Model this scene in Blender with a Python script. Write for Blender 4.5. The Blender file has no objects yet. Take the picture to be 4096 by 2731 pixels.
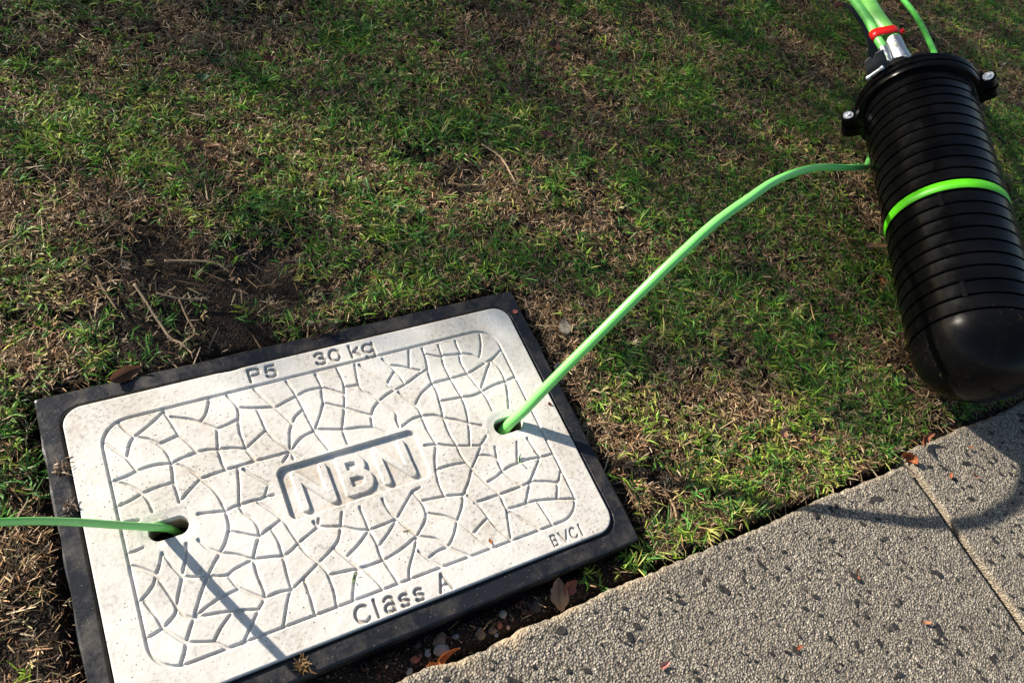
import bpy, bmesh, math, numpy as np
from mathutils import Vector, Matrix
R_ = math.radians
sc = bpy.context.scene
col = sc.collection
rng = np.random.default_rng(7)

# ------------------------------------------------------------------ camera, sky, sun, exposure
SUN_AZ, SUN_EL = R_(-50), math.atan(1/2.3)          # light travels towards azimuth -50 deg
cam = bpy.data.objects.new('camera', bpy.data.cameras.new('camera')); col.objects.link(cam)
cam.data.sensor_width = 36; cam.data.lens = 27.79; cam.data.clip_start = .02; cam.data.clip_end = 500
cr = Vector((0.8788307, -0.4092072, 0.2453690)); cu = Vector((0.2279781, 0.8118879, 0.5374607)); cb = Vector((-0.4191450, -0.4163982, 0.8068023))
M = Matrix.Identity(4)
for i in range(3):
    M[i][0], M[i][1], M[i][2] = cr[i], cu[i], cb[i]
M.translation = Vector((-0.2224, -0.3989, 1.0301))
cam.matrix_world = M
sc.camera = cam
w = bpy.data.worlds.new('World'); sc.world = w; w.use_nodes = True
nt = w.node_tree; nt.nodes.clear()
sky = nt.nodes.new('ShaderNodeTexSky'); sky.sky_type = 'NISHITA'; sky.sun_disc = False
sky.sun_elevation = SUN_EL
sun_dir = Vector((-math.cos(SUN_AZ)*math.cos(SUN_EL), -math.sin(SUN_AZ)*math.cos(SUN_EL), math.sin(SUN_EL)))
sky.sun_rotation = math.atan2(sun_dir.x, sun_dir.y)
bg = nt.nodes.new('ShaderNodeBackground'); bg.inputs['Strength'].default_value = 0.07
wo = nt.nodes.new('ShaderNodeOutputWorld')
nt.links.new(sky.outputs[0], bg.inputs[0]); nt.links.new(bg.outputs[0], wo.inputs[0])
sl = bpy.data.lights.new('sun', 'SUN'); sl.energy = 5.0; sl.angle = R_(.53); sl.color = (1, .91, .78)
so = bpy.data.objects.new('sun', sl); col.objects.link(so)
so.rotation_euler = sun_dir.to_track_quat('Z', 'Y').to_euler(); so.location = (-3, 4, 4)
sc.view_settings.view_transform = 'Standard'; sc.view_settings.look = 'None'
sc.view_settings.exposure = 1.12; sc.view_settings.gamma = 1; sc.view_settings.use_curve_mapping = False
sc.cycles.max_bounces = 6; sc.cycles.diffuse_bounces = 3; sc.cycles.glossy_bounces = 3; sc.cycles.transmission_bounces = 3

# ------------------------------------------------------------------ helpers
def tag(o, label=None, cat=None, group=None, kind=None):
    if label: o['label'] = label
    if cat: o['category'] = cat
    if group: o['group'] = group
    if kind: o['kind'] = kind
    return o

def link(name, me, mats, parent=None):
    o = bpy.data.objects.new(name, me); col.objects.link(o)
    for m in (mats if isinstance(mats, (list, tuple)) else [mats]): me.materials.append(m)
    if parent: o.parent = parent
    return o

def empty(name, loc, label, cat, group=None):
    o = bpy.data.objects.new(name, None); col.objects.link(o); o.location = loc; o.empty_display_size = .05
    bpy.context.view_layer.update()
    return tag(o, label, cat, group)

def npmesh(name, V, faces_flat, loop_tot, tint=None, smooth=False, midx=None):
    """V (n,3); faces_flat flat index array; loop_tot per-face vertex count."""
    me = bpy.data.meshes.new(name)
    V = np.asarray(V, np.float32); faces_flat = np.asarray(faces_flat, np.int32); loop_tot = np.asarray(loop_tot, np.int32)
    me.vertices.add(len(V)); me.vertices.foreach_set('co', V.ravel())
    me.loops.add(len(faces_flat)); me.loops.foreach_set('vertex_index', faces_flat)
    me.polygons.add(len(loop_tot))
    st = np.concatenate([[0], np.cumsum(loop_tot)[:-1]]).astype(np.int32)
    me.polygons.foreach_set('loop_start', st); me.polygons.foreach_set('loop_total', loop_tot)
    me.polygons.foreach_set('use_smooth', np.full(len(loop_tot), smooth, dtype=bool))
    if midx is not None: me.polygons.foreach_set('material_index', np.asarray(midx, np.int32))
    if tint is not None:
        a = me.color_attributes.new('tint', 'FLOAT_COLOR', 'POINT')
        c = np.ones((len(V), 4), np.float32); c[:, :3] = tint; a.data.foreach_set('color', c.ravel())
    me.update(calc_edges=True)
    return me

def bm_mesh(name, bm, smooth=True):
    me = bpy.data.meshes.new(name); bmesh.ops.recalc_face_normals(bm, faces=bm.faces[:]); bm.to_mesh(me); bm.free()
    if smooth: me.polygons.foreach_set('use_smooth', [True]*len(me.polygons))
    return me

def grid_faces(nx, ny, keep=None):
    i = np.arange(nx*ny).reshape(ny, nx)
    q = np.stack([i[:-1, :-1], i[:-1, 1:], i[1:, 1:], i[1:, :-1]], -1).reshape(-1, 4)
    if keep is not None: q = q[keep[q].any(1)]
    return q

def hash2(ix, iy, s):
    n = (ix.astype(np.int64)*374761393 + iy.astype(np.int64)*668265263 + s*1442695041) & 0xffffffff
    n = ((n ^ (n >> 13))*1274126177) & 0xffffffff
    return ((n ^ (n >> 16)) & 0xffff)/65535.0

def noise(x, y, scale, s=0, octv=1):
    r = 0; a = 1; t = 0
    for o in range(octv):
        X = np.asarray(x, float)/scale; Y = np.asarray(y, float)/scale
        ix = np.floor(X); iy = np.floor(Y); fx = X-ix; fy = Y-iy
        fx = fx*fx*(3-2*fx); fy = fy*fy*(3-2*fy)
        h = lambda a_, b_: hash2(ix+a_, iy+b_, s+o*17)
        r = r + a*((h(0, 0)*(1-fx)+h(1, 0)*fx)*(1-fy)+(h(0, 1)*(1-fx)+h(1, 1)*fx)*fy)
        t += a; a *= .5; scale *= .5
    return r/t

def sstep(a, b, x):
    t = np.clip((x-a)/(b-a), 0, 1); return t*t*(3-2*t)

def blobs(x, y, L):
    r = np.zeros_like(np.asarray(x, float))
    for (cx, cy, rad, wt) in L:
        r = np.maximum(r, wt*np.exp(-((x-cx)**2+(y-cy)**2)/(rad*rad)))
    return r

def catmull(P, n=8):
    P = [np.array(p, float) for p in P]; P = [2*P[0]-P[1]] + P + [2*P[-1]-P[-2]]; out = []
    for i in range(1, len(P)-2):
        a, b, c, d = P[i-1:i+3]
        for k in range(n):
            t = k/n
            out.append(.5*((2*b)+(c-a)*t+(2*a-5*b+4*c-d)*t*t+(3*b-a-3*c+d)*t**3))
    out.append(P[-2]); return np.array(out)

def tube_np(pts, rad, n=20, caps=True):
    """pts (m,3), rad scalar or (m,) -> V, quads list"""
    P = np.array(pts, float); m = len(P); rad = np.broadcast_to(rad, (m,))
    T = np.gradient(P, axis=0); T /= np.linalg.norm(T, axis=1)[:, None]
    N = np.cross(T[0], (0, 0, 1.)); N = N if np.linalg.norm(N) > 1e-3 else np.array([1., 0, 0]); N /= np.linalg.norm(N)
    V = []
    for i in range(m):
        N = N-T[i]*(N@T[i]); N /= np.linalg.norm(N); B = np.cross(T[i], N)
        a = np.arange(n)*2*np.pi/n
        V.append(P[i]+rad[i]*(np.cos(a)[:, None]*N+np.sin(a)[:, None]*B))
    V = np.concatenate(V)
    F = [(i*n+j, i*n+(j+1) % n, (i+1)*n+(j+1) % n, (i+1)*n+j) for i in range(m-1) for j in range(n)]
    if caps: F += [tuple(range(n-1, -1, -1)), tuple(range((m-1)*n, m*n))]
    return V, F

def mesh_py(name, V, F, smooth=True):
    me = bpy.data.meshes.new(name); me.from_pydata([tuple(map(float, v)) for v in V], [], F); me.update()
    if smooth: me.polygons.foreach_set('use_smooth', [len(f) == 4 for f in F])
    return me

# ------------------------------------------------------------------ material helper
def mat(name, base=(.5, .5, .5), rough=.6, metal=0, spec=.5):
    m = bpy.data.materials.new(name); m.use_nodes = True; nt = m.node_tree
    b = nt.nodes['Principled BSDF']; b.inputs['Base Color'].default_value = (*base, 1)
    b.inputs['Roughness'].default_value = rough; b.inputs['Metallic'].default_value = metal
    b.inputs['Specular IOR Level'].default_value = spec
    return m, nt, b

class NB:
    """small node builder"""
    def __init__(s, nt): s.nt = nt; s.tc = nt.nodes.new('ShaderNodeTexCoord').outputs['Object']
    def n(s, typ, **kw):
        nd = s.nt.nodes.new(typ)
        for k, v in kw.items():
            if k.startswith('i_'):
                k = k[2:]
                key = int(k) if k.isdigit() else k.replace('_', ' ')
                if hasattr(v, 'is_linked') or isinstance(v, bpy.types.NodeSocket): s.nt.links.new(v, nd.inputs[key])
                else: nd.inputs[key].default_value = v
            else: setattr(nd, k, v)
        return nd
    def noise(s, scale, detail=4, rough=.6, vec=None):
        return s.n('ShaderNodeTexNoise', i_Vector=vec or s.tc, i_Scale=scale, i_Detail=detail, i_Roughness=rough).outputs['Fac']
    def vor(s, scale, feature='F1', out='Distance', vec=None, rand=1.):
        return s.n('ShaderNodeTexVoronoi', feature=feature, i_Vector=vec or s.tc, i_Scale=scale, i_Randomness=rand).outputs[out]
    def ramp(s, fac, stops, interp='LINEAR'):
        nd = s.nt.nodes.new('ShaderNodeValToRGB'); s.nt.links.new(fac, nd.inputs[0]); e = nd.color_ramp.elements; nd.color_ramp.interpolation = interp
        while len(e) < len(stops): e.new(.5)
        for k, (p, c) in enumerate(stops):
            e[k].position = p; e[k].color = (*c, 1) if isinstance(c, tuple) else (c, c, c, 1)
        return nd.outputs[0]
    def mix(s, f, a, b, mode='MIX'):
        nd = s.nt.nodes.new('ShaderNodeMix'); nd.data_type = 'RGBA'; nd.blend_type = mode; nd.clamp_factor = True
        for v, k in ((f, 0), (a, 6), (b, 7)):
            if isinstance(v, bpy.types.NodeSocket): s.nt.links.new(v, nd.inputs[k])
            elif k == 0: nd.inputs[0].default_value = v
            else: nd.inputs[k].default_value = (*v, 1)
        return nd.outputs[2]
    def math(s, op, a, b=0.):
        nd = s.nt.nodes.new('ShaderNodeMath'); nd.operation = op
        for v, k in ((a, 0), (b, 1)):
            if isinstance(v, bpy.types.NodeSocket): s.nt.links.new(v, nd.inputs[k])
            else: nd.inputs[k].default_value = v
        return nd.outputs[0]
    def bump(s, h, strength, dist, normal=None):
        nd = s.n('ShaderNodeBump', i_Height=h, i_Strength=strength, i_Distance=dist)
        if normal is not None: s.nt.links.new(normal, nd.inputs['Normal'])
        return nd.outputs[0]
    def to(s, b, **kw):
        for k, v in kw.items(): s.nt.links.new(v, b.inputs[k.replace('_', ' ')])

# soil
m_soil, nt, b = mat('soil', rough=.95, spec=.2); k = NB(nt)
c = k.mix(k.ramp(k.noise(35, 6), [(.35, 0.), (.7, 1.)]), (.010, .008, .006), (.040, .028, .020))
c = k.mix(k.ramp(k.vor(220, out='Distance'), [(0., .8), (.35, 0.)]), c, (.10, .07, .05))
k.to(b, Base_Color=c, Normal=k.bump(k.math('ADD', k.noise(120, 6), k.math('MULTIPLY', k.vor(300), .5)), .9, .006))
# lid concrete
m_lid, nt, b = mat('pale_polymer_concrete', rough=.55, spec=.35); k = NB(nt)
c = k.mix(k.ramp(k.noise(9, 5, .65), [(.35, 0.), (.7, 1.)]), (.70, .685, .65), (.53, .495, .44))
c = k.mix(k.ramp(k.noise(140, 3, .7), [(.5, 0.), (.68, .4)]), c, (.50, .46, .40))
st = k.math('MULTIPLY', k.ramp(k.noise(150, 4, .7), [(.54, 0.), (.58, .8)]), k.ramp(k.noise(9, 3), [(.47, 0.), (.58, 1.)]))
c = k.mix(st, c, (.38, .355, .32))
bs = k.math('MULTIPLY', k.ramp(k.noise(26, 5, .7), [(.52, 0.), (.70, .45)]), k.ramp(k.noise(4, 2), [(.45, 0.), (.6, 1.)]))
c = k.mix(bs, c, (.46, .37, .28))
pit = k.math('MULTIPLY', k.ramp(k.vor(190), [(.0, 1.), (.14, 1.), (.18, 0.)], 'LINEAR'), k.ramp(k.vor(190, out='Color'), [(.55, 0.), (.58, 1.)]))
pit = k.math('MULTIPLY', pit, k.ramp(k.noise(6, 2), [(.40, 0.), (.55, 1.)]))
c = k.mix(pit, c, (.04, .035, .03))
da = nt.nodes.new('ShaderNodeAttribute'); da.attribute_name = 'tint'
c = k.mix(k.math('MULTIPLY', da.outputs['Fac'], k.ramp(k.noise(60, 5, .7), [(.3, .55), (.65, 1.)])), c, (.25, .225, .19))
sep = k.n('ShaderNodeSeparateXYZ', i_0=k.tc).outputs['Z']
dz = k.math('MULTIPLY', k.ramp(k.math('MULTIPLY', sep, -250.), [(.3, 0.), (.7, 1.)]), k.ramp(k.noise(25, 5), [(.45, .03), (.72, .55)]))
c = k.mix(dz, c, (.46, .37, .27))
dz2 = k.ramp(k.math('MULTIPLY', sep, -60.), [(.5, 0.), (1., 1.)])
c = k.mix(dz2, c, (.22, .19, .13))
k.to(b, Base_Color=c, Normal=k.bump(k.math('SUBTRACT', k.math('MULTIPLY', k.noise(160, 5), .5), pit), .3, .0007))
# frame plastic
m_frame, nt, b = mat('black_frame_plastic', rough=.45, spec=.4); k = NB(nt)
d = k.ramp(k.noise(22, 6, .7), [(.45, 0.), (.75, 1.)])
c = k.mix(d, (.012, .013, .017), (.060, .052, .043))
sp = k.math('MULTIPLY', k.ramp(k.vor(260), [(.10, 1.), (.16, 0.)]), k.ramp(k.vor(260, out='Color'), [(.70, 0.), (.72, 1.)]))
c = k.mix(sp, c, (.22, .17, .12))
k.to(b, Base_Color=c, Roughness=k.ramp(d, [(0., .36), (1., .8)]), Normal=k.bump(k.math('ADD', k.noise(90, 6), sp), .5, .0015))
# path
def pathmat(name, dark, light):
    m, nt, b = mat(name, rough=.9, spec=.25); k = NB(nt)
    grain = k.vor(320, 'F1', 'Color')
    edge = k.vor(320, 'F1', 'Distance')
    c = k.mix(k.ramp(grain, [(.1, 0.), (.9, 1.)]), dark, light)
    c = k.mix(k.ramp(k.vor(230, out='Color'), [(.84, 0.), (.88, .85)]), c, (.62, .56, .46))
    c = k.mix(k.ramp(edge, [(.36, 0.), (.66, .9)]), c, (.075, .065, .055))  # dark gaps between grains stand in for shadows the bump cannot cast
    c = k.mix(k.ramp(k.noise(14, 5), [(.42, .0), (.78, .6)]), c, (.13, .112, .09))
    geo = nt.nodes.new('ShaderNodeAttribute'); geo.attribute_name = 'tint'
    c = k.mix(geo.outputs['Fac'], c, k.mix(k.noise(150, 3), (.24, .17, .09), (.55, .45, .32)))
    h = k.math('SUBTRACT', k.math('MULTIPLY', k.noise(250, 4), .6), edge)
    k.to(b, Base_Color=c, Normal=k.bump(h, 1., .0022))
    return m
m_path = pathmat('exposed_aggregate_concrete', (.165, .145, .115), (.50, .44, .35))
m_chip, nt, b = mat('dark_aggregate_stone', rough=.8, spec=.3); k = NB(nt)
c = k.mix(k.ramp(k.noise(60, 4), [(.35, 0.), (.7, 1.)]), (.014, .014, .015), (.050, .045, .040))
k.to(b, Base_Color=c, Normal=k.bump(k.noise(220, 5), .6, .002))

def plantmat(name, transl=.35, gloss=.35):
    m = bpy.data.materials.new(name); m.use_nodes = True; nt = m.node_tree; b = nt.nodes['Principled BSDF']
    at = nt.nodes.new('ShaderNodeAttribute'); at.attribute_name = 'tint'
    b.inputs['Roughness'].default_value = .5; b.inputs['Specular IOR Level'].default_value = gloss
    nt.links.new(at.outputs['Color'], b.inputs['Base Color'])
    tr = nt.nodes.new('ShaderNodeBsdfTranslucent'); nt.links.new(at.outputs['Color'], tr.inputs['Color'])
    mx = nt.nodes.new('ShaderNodeMixShader'); mx.inputs[0].default_value = transl
    nt.links.new(b.outputs[0], mx.inputs[1]); nt.links.new(tr.outputs[0], mx.inputs[2])
    nt.links.new(mx.outputs[0], nt.nodes['Material Output'].inputs['Surface'])
    return m
m_grass = plantmat('grass_blade'); m_straw = plantmat('dry_straw', .15, .25)
m_leaf = plantmat('fallen_leaf', .2, .3); m_treeleaf = plantmat('tree_foliage', .1, .3)

def green(name, base, rough=.4):
    m, nt, b = mat(name, base, rough, 0, .7); k = NB(nt)
    c = k.mix(k.ramp(k.noise(30, 4), [(.4, 0.), (.8, .4)]), base, tuple(x*.72 for x in base))
    c = k.mix(k.ramp(k.noise(260, 4, .7), [(.62, 0.), (.75, .35)]), c, (.16, .22, .10))
    k.to(b, Base_Color=c, Normal=k.bump(k.noise(300, 3), .08, .0005)); return m
m_green = green('green_conduit', (.19, .70, .15), .40)
m_green2 = green('green_conduit_pale', (.25, .70, .14), .40)
m_green3 = green('green_conduit_printed', (.12, .60, .10), .36)
nt = m_green3.node_tree; k = NB(nt); bb = nt.nodes['Principled BSDF']; prev = bb.inputs['Base Color'].links[0].from_socket
mk = k.math('MULTIPLY', k.ramp(k.noise(420, 2), [(.56, 0.), (.60, .85)]), k.ramp(k.n('ShaderNodeTexWave', i_Vector=k.tc, i_Scale=9., i_Distortion=3.).outputs['Fac'], [(.5, 0.), (.6, 1.)]))
k.to(bb, Base_Color=k.mix(mk, prev, (.02, .08, .03)))
m_band = green('green_band', (.10, .62, .006), .45)
m_blk, nt, b = mat('black_closure_plastic', (.003, .003, .0035), .22, 0, .13); k = NB(nt)
dust = k.math('MULTIPLY', k.ramp(k.noise(90, 8, .75), [(.57, 0.), (.70, .7)]), k.ramp(k.noise(9, 3), [(.40, 0.), (.60, 1.)]))
sepy = k.n('ShaderNodeSeparateXYZ', i_0=k.tc).outputs['Y']
low = k.ramp(k.math('ADD', k.math('MULTIPLY', sepy, -6.), .55), [(.35, .02), (.75, .65)])
c = k.mix(k.math('MULTIPLY', dust, low), (.003, .003, .0035), (.16, .12, .085))
k.to(b, Base_Color=c, Roughness=k.ramp(k.noise(60, 6), [(.3, .16), (.8, .36)]), Normal=k.bump(k.noise(12, 4), .12, .004))
m_blk2, nt, b = mat('black_rubber', (.010, .010, .011), .6, 0, .3); k = NB(nt)
k.to(b, Normal=k.bump(k.noise(200, 4), .2, .001))
m_steel, nt, b = mat('zinc_steel', (.70, .73, .78), .45, .55); k = NB(nt)
k.to(b, Roughness=k.ramp(k.noise(300, 4), [(.3, .22), (.8, .5)]))
m_foil, nt, b = mat('aluminium_foil', (.58, .60, .63), .30, .9); k = NB(nt)
k.to(b, Normal=k.bump(k.noise(130, 5, .7), .7, .003))
m_plate, nt, b = mat('dark_grey_metal', (.12, .12, .125), .5, .3); k = NB(nt)
k.to(b, Normal=k.bump(k.noise(500, 4), .4, .0006))
m_red = mat('red_plastic', (.62, .012, .012), .35)[0]
m_darkred = mat('dark_red_strap', (.05, .008, .005), .6)[0]
m_bark, nt, b = mat('bark', (.10, .07, .05), .9); k = NB(nt)
k.to(b, Normal=k.bump(k.noise(25, 6), .8, .02))
def rock(name, a_, b_):
    m, nt, b = mat(name, a_, .85); k = NB(nt)
    k.to(b, Base_Color=k.mix(k.ramp(k.noise(120, 5), [(.35, 0.), (.7, 1.)]), a_, b_), Normal=k.bump(k.noise(250, 4), .6, .001)); return m
m_rk = {'grey': rock('grey_stone', (.16, .15, .14), (.34, .32, .29)), 'brown': rock('brown_stone', (.10, .065, .045), (.22, .16, .11)),
        'red': rock('red_brick_chip', (.22, .06, .035), (.36, .13, .08)), 'blue': rock('blue_grey_stone', (.12, .14, .17), (.28, .31, .35)), 'dark': rock('dark_stone', (.02, .018, .017), (.07, .06, .05)), 'pink': rock('pink_stone', (.36, .2, .17), (.5, .33, .28))}

# ------------------------------------------------------------------ ground heights
BARE = [(-.10, .40, .06, .9), (-.22, .36, .06, .85), (.02, .33, .06, .8), (-.29, .36, .05, .6), (.40, .50, .03, .6), (-.118, .353, .11, 1), (-.171, .440, .08, .9), (-.036, .383, .08, 1), (-.20, .30, .08, 1), (-.087, .261, .09, 1), (.340, .563, .035, .9), (.379, .497, .05, .9), (.305, .575, .03, .8), (.444, -.139, .03, .9), (.425, -.205, .03, .9), (.107, .225, .04, .6), (.10, .30, .03, .5), (-.42, .1, .05, .6), (-.40, -.06, .05, .6)]
DRY = [(-.291, .542, .12, 1), (-.186, .546, .09, .9), (-.033, .629, .07, .8), (.045, .69, .05, .6), (.187, .54, .07, .9), (.437, .512, .05, .9), (.45, .45, .06, 1), (.318, .411, .06, .8), (.40, .175, .09, 1), (.563, .328, .07, .7), (.40, -.08, .07, 1), (.50, -.067, .07, .7), (-.008, .919, .08, .8), (-.333, .478, .07, .9), (.705, .905, .12, .6), (.85, .624, .1, .5), (1.579, .658, .12, .6), (2.1, .765, .14, .6), (1.08, .297, .08, .6), (-.36, .308, .07, .9), (-.39, .02, .12, .9), (.079, .435, .05, .7), (1.04, .155, .06, .4), (.42, -.19, .07, .9), (-.25, .43, .1, .9), (.38, .02, .06, .9)]
GREEN = [(-.02, .265, .03, .7), (-.335, .36, .03, .9), (.10, .262, .03, .6), (.20, .27, .05, .8), (-.223, .75, .12, 1), (-.107, .75, .10, 1), (.102, .733, .13, .9), (.147, .584, .10, 1), (.063, .385, .055, .9), (.544, .242, .10, .7), (.693, .118, .14, 1), (.863, .016, .15, 1), (.76, .418, .12, .8), (.357, .768, .12, .9), (1.736, .229, .3, .9), (2.07, .80, .15, .5), (.547, .459, .08, .7), (.003, .25, .035, .8), (.56, -.18, .10, .8), (.783, -.17, .10, .8), (.40, -.255, .035, .9), (-.35, .41, .04, .8), (.494, .604, .12, .7), (.9, -.134, .1, .9), (.3, .64, .1, .6), (1.2, .5, .2, .5)]
FX, FY = .358, .2305

def soil_h(x, y):
    x = np.asarray(x, float); y = np.asarray(y, float)
    h = -.024 + .012*(noise(x, y, .12, 3, 2)-.5) + .006*(noise(x, y, .03, 5, 3)-.5)
    h = h - .010*blobs(x, y, BARE)
    dx = np.maximum(np.abs(x)-FX, 0); dy = np.maximum(np.abs(y)-FY, 0); df = np.hypot(dx, dy)
    h = h - .030*np.exp(-(df/.016)**2)*(.4+.9*noise(x, y, .05, 9))
    tr = sstep(-.232, -.245, y)*(1-sstep(.30, .42, x+.04*noise(x, y, .04, 8)))
    h = h*(1-tr) + tr*(-.040+.008*noise(x, y, .05, 11, 3))
    h = h - .05*sstep(-.268, -.277, y)*(1-sstep(-.232, -.245, -.25)*(x < .3)*.6)
    inside = (np.abs(x) < FX-.02) & (np.abs(y) < FY-.02)
    h = np.where(inside, -.30, h)
    return h

def axis(lo, hi, step, far):
    a = np.arange(lo, hi+step/2, step); e = []; s = step; v = hi
    while v < far: s *= 1.35; v += s; e.append(v)
    f = []; s = step; v = lo
    while v > -far: s *= 1.35; v -= s; f.append(v)
    return np.array(f[::-1]+list(a)+e)

gx = axis(-.62, 2.7, .008, 60); gy = axis(-.34, 1.25, .008, 60)
X, Y = np.meshgrid(gx, gy); Z = soil_h(X, Y)
q = grid_faces(len(gx), len(gy))
me = npmesh('soil', np.stack([X.ravel(), Y.ravel(), Z.ravel()], 1), q.ravel(), np.full(len(q), 4), smooth=True)
tag(link('ground', me, m_soil), kind='structure')

# ------------------------------------------------------------------ concrete path: two slabs with a joint
def edge_y(x): return -.279 + .008*(noise(x, x*0, .07, 21, 2)-.5) + .005*(noise(x, x*0, .012, 23, 2)-.5)
def slab(x0, x1, y0, name, z0, seed, fine):
    lo, hi, st = fine
    xs = axis(lo, hi, st, 60); xs = np.unique(np.clip(xs, x0, x1))
    vs = axis(0, .42, st, 30); vs = vs[vs >= 0]; vs = np.concatenate([[0, .0008], vs[1:]])
    Xs, Vs = np.meshgrid(xs, vs)
    ey = y0 + edge_y(Xs) + .279
    # round the corners at the joint
    for xe in (x0, x1):
        if abs(xe) < 3: ey = ey - .012*np.exp(-np.abs(Xs-xe)/.010)
    Ys = ey - Vs
    r = .009
    d = Vs.copy()
    for xe in (x0, x1): d = np.minimum(d, np.abs(Xs-xe))
    t = np.clip(1-d/r, 0, 1)
    Zs = z0 - r*(1-np.sqrt(np.clip(1-t*t, 0, 1)))
    gr = noise(Xs, Ys, .0045, seed, 2)-.5
    Zs = Zs + .0022*gr + .002*(noise(Xs, Ys, .05, seed+4, 2)-.5)
    Zs = np.where((Vs <= 0), -.11, Zs)
    for xe in (x0, x1): Zs = np.where(Xs == xe, np.minimum(Zs, -.11), Zs)
    tint = np.zeros(Xs.shape)
    tint = np.maximum(tint, (.15+.85*sstep(.42, .2, Xs))*np.exp(-(Vs/(.004+.016*noise(Xs, Ys, .03, 35)))**2)*sstep(.25, .7, noise(Xs, Ys, .04, 31, 3))*.8)
    if x0 > 0: tint = np.maximum(tint, np.exp(-((Xs-x0)/.007)**2)*(.05+.5*noise(Xs, Ys, .02, 33, 2)))
    V = np.stack([Xs.ravel(), Ys.ravel(), Zs.ravel()], 1)
    q = grid_faces(len(xs), len(vs)); q = q[:, ::-1]
    F = [q.ravel()]; T = [np.full(len(q), 4)]; MI = [np.zeros(len(q))]; VV = [V]; TT = [np.repeat(tint.ravel()[:, None], 3, 1)]; nv = len(V)
    # embedded dark stones
    rg = np.random.default_rng(seed); n = 640 if x0 < 0 else 330
    for i in range(n):
        cx = rg.uniform(max(lo, x0+.012), min(hi, x1-.012)); cy = y0-.012-rg.uniform(0, .40)
        big = rg.random()
        a = (.0017+.0047*big**2.4)*(1.35 if big > .95 else 1); el = rg.uniform(1.05, 2.2); rot = rg.normal(2.2, .6)
        m = rg.integers(5, 9); an = np.arange(m)*2*np.pi/m+rg.uniform(-.35, .35, m)
        rr = rg.uniform(.7, 1.15, m)
        px = np.cos(an)*rr*a*el; py = np.sin(an)*rr*a
        c_, s_ = np.cos(rot), np.sin(rot); QX = cx+px*c_-py*s_; QY = cy+px*s_+py*c_
        sx = .72; top = z0+rg.uniform(.0004, .0018)
        tilt = rg.normal(0, .05, 2)
        QX2 = cx+(QX-cx)*sx; QY2 = cy+(QY-cy)*sx
        v1 = np.stack([QX, QY, np.full(m, z0-.0025)], 1); v2 = np.stack([QX2, QY2, top+(QX2-cx)*tilt[0]+(QY2-cy)*tilt[1]], 1)
        VV.append(np.concatenate([v1, v2])); TT.append(np.zeros((2*m, 3)))
        fl = []
        for j in range(m): fl += [nv+j, nv+(j+1) % m, nv+m+(j+1) % m, nv+m+j]
        F.append(np.array(fl)); T.append(np.full(m, 4)); MI.append(np.ones(m))
        F.append(np.arange(nv+m, nv+2*m)); T.append(np.array([m])); MI.append(np.ones(1)); nv += 2*m
    me = npmesh(name, np.concatenate(VV), np.concatenate(F), np.concatenate(T), tint=np.concatenate(TT), midx=np.concatenate(MI))
    return tag(link(name, me, [m_path, m_chip]), kind='structure')
slab(-60, .8830, -.279, 'path', -.002, 41, (-.12, .8830, .0026))
slab(.8935, 60, -.263, 'path', -.004, 57, (.8935, 1.35, .0026))

# ------------------------------------------------------------------ pit frame
def rrect(hx, hy, r, n=8):
    P = []
    for (sx, sy, a0) in ((1, 1, 0), (-1, 1, 90), (-1, -1, 180), (1, -1, 270)):
        for k in range(n+1):
            a = R_(a0+90*k/n); P.append((sx*(hx-r)+r*math.cos(a), sy*(hy-r)+r*math.sin(a)))
    return np.array(P)
def ring_mesh(name, loops, wob=None):
    V = []; n = len(loops[0][0])
    for P, z in loops:
        for i, p in enumerate(P): V.append((p[0], p[1], z))
    F = [(a*n+i, a*n+(i+1) % n, (a+1)*n+(i+1) % n, (a+1)*n+i) for a in range(len(loops)-1) for i in range(n)]
    return V, F
def dens(P, k=14):
    out = []
    for i in range(len(P)):
        a, b = P[i], P[(i+1) % len(P)]
        m = max(1, int(np.linalg.norm(b-a)/.012))
        for j in range(m): out.append(a+(b-a)*j/m)
    return np.array(out)
def off(hx, hy, r): return rrect(hx, hy, r)
ref = dens(rrect(FX, FY, .004))
def morph(hx, hy, r):
    # same vertex order as ref: map each ref vertex to the rounded rectangle hx,hy,r by nearest direction
    out = []
    for p in ref:
        q_ = np.array([p[0]*hx/FX, p[1]*hy/FY])
        cx = np.clip(q_[0], -(hx-r), hx-r); cy = np.clip(q_[1], -(hy-r), hy-r); d = q_-np.array([cx, cy]); n = np.linalg.norm(d)
        if abs(q_[0]) > hx-r and abs(q_[1]) > hy-r and n > 0: q_ = np.array([cx, cy])+d/n*r
        out.append(q_)
    return np.array(out)
def jag(P, a, s):
    s1 = noise(P[:, 0]*1.0, P[:, 1], .03, s, 3)-.5
    L = np.linalg.norm(P, axis=1)[:, None]; return P*(1+a*s1[:, None]/L*2)
f = empty('utility_pit', (0, 0, 0), 'white concrete pit lid with raised NBN letters in a black plastic frame', 'pit cover')
loops = [(morph(FX-.003, FY-.003, .004), -.09), (jag(morph(FX, FY, .004), .002, 3), -.016), (jag(morph(FX-.0008, FY-.0008, .004), .002, 4), -.0062), (morph(FX-.003, FY-.003, .005), -.0045),
         (morph(.3355, .2075, .028), -.0040), (morph(.3345, .2065, .028), -.0048), (morph(.3338, .2058, .029), -.0075), (morph(.3322, .2042, .030), -.0078), (morph(.3318, .2038, .029), -.012), (morph(.3315, .2035, .029), -.05), (morph(.318, .19, .02), -.05), (morph(.318, .19, .02), -.25)]
V, F = ring_mesh('f', loops); V = [(x_, y_, z_+(.0016*(noise(np.array([x_]), np.array([y_]), .05, 91)[0]-.5) if z_ > -.02 else 0)) for x_, y_, z_ in V]
me = mesh_py('frame_ring', V, F, False); o = link('frame', me, m_frame, f); o['label'] = 'black plastic frame set in the soil'
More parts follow.
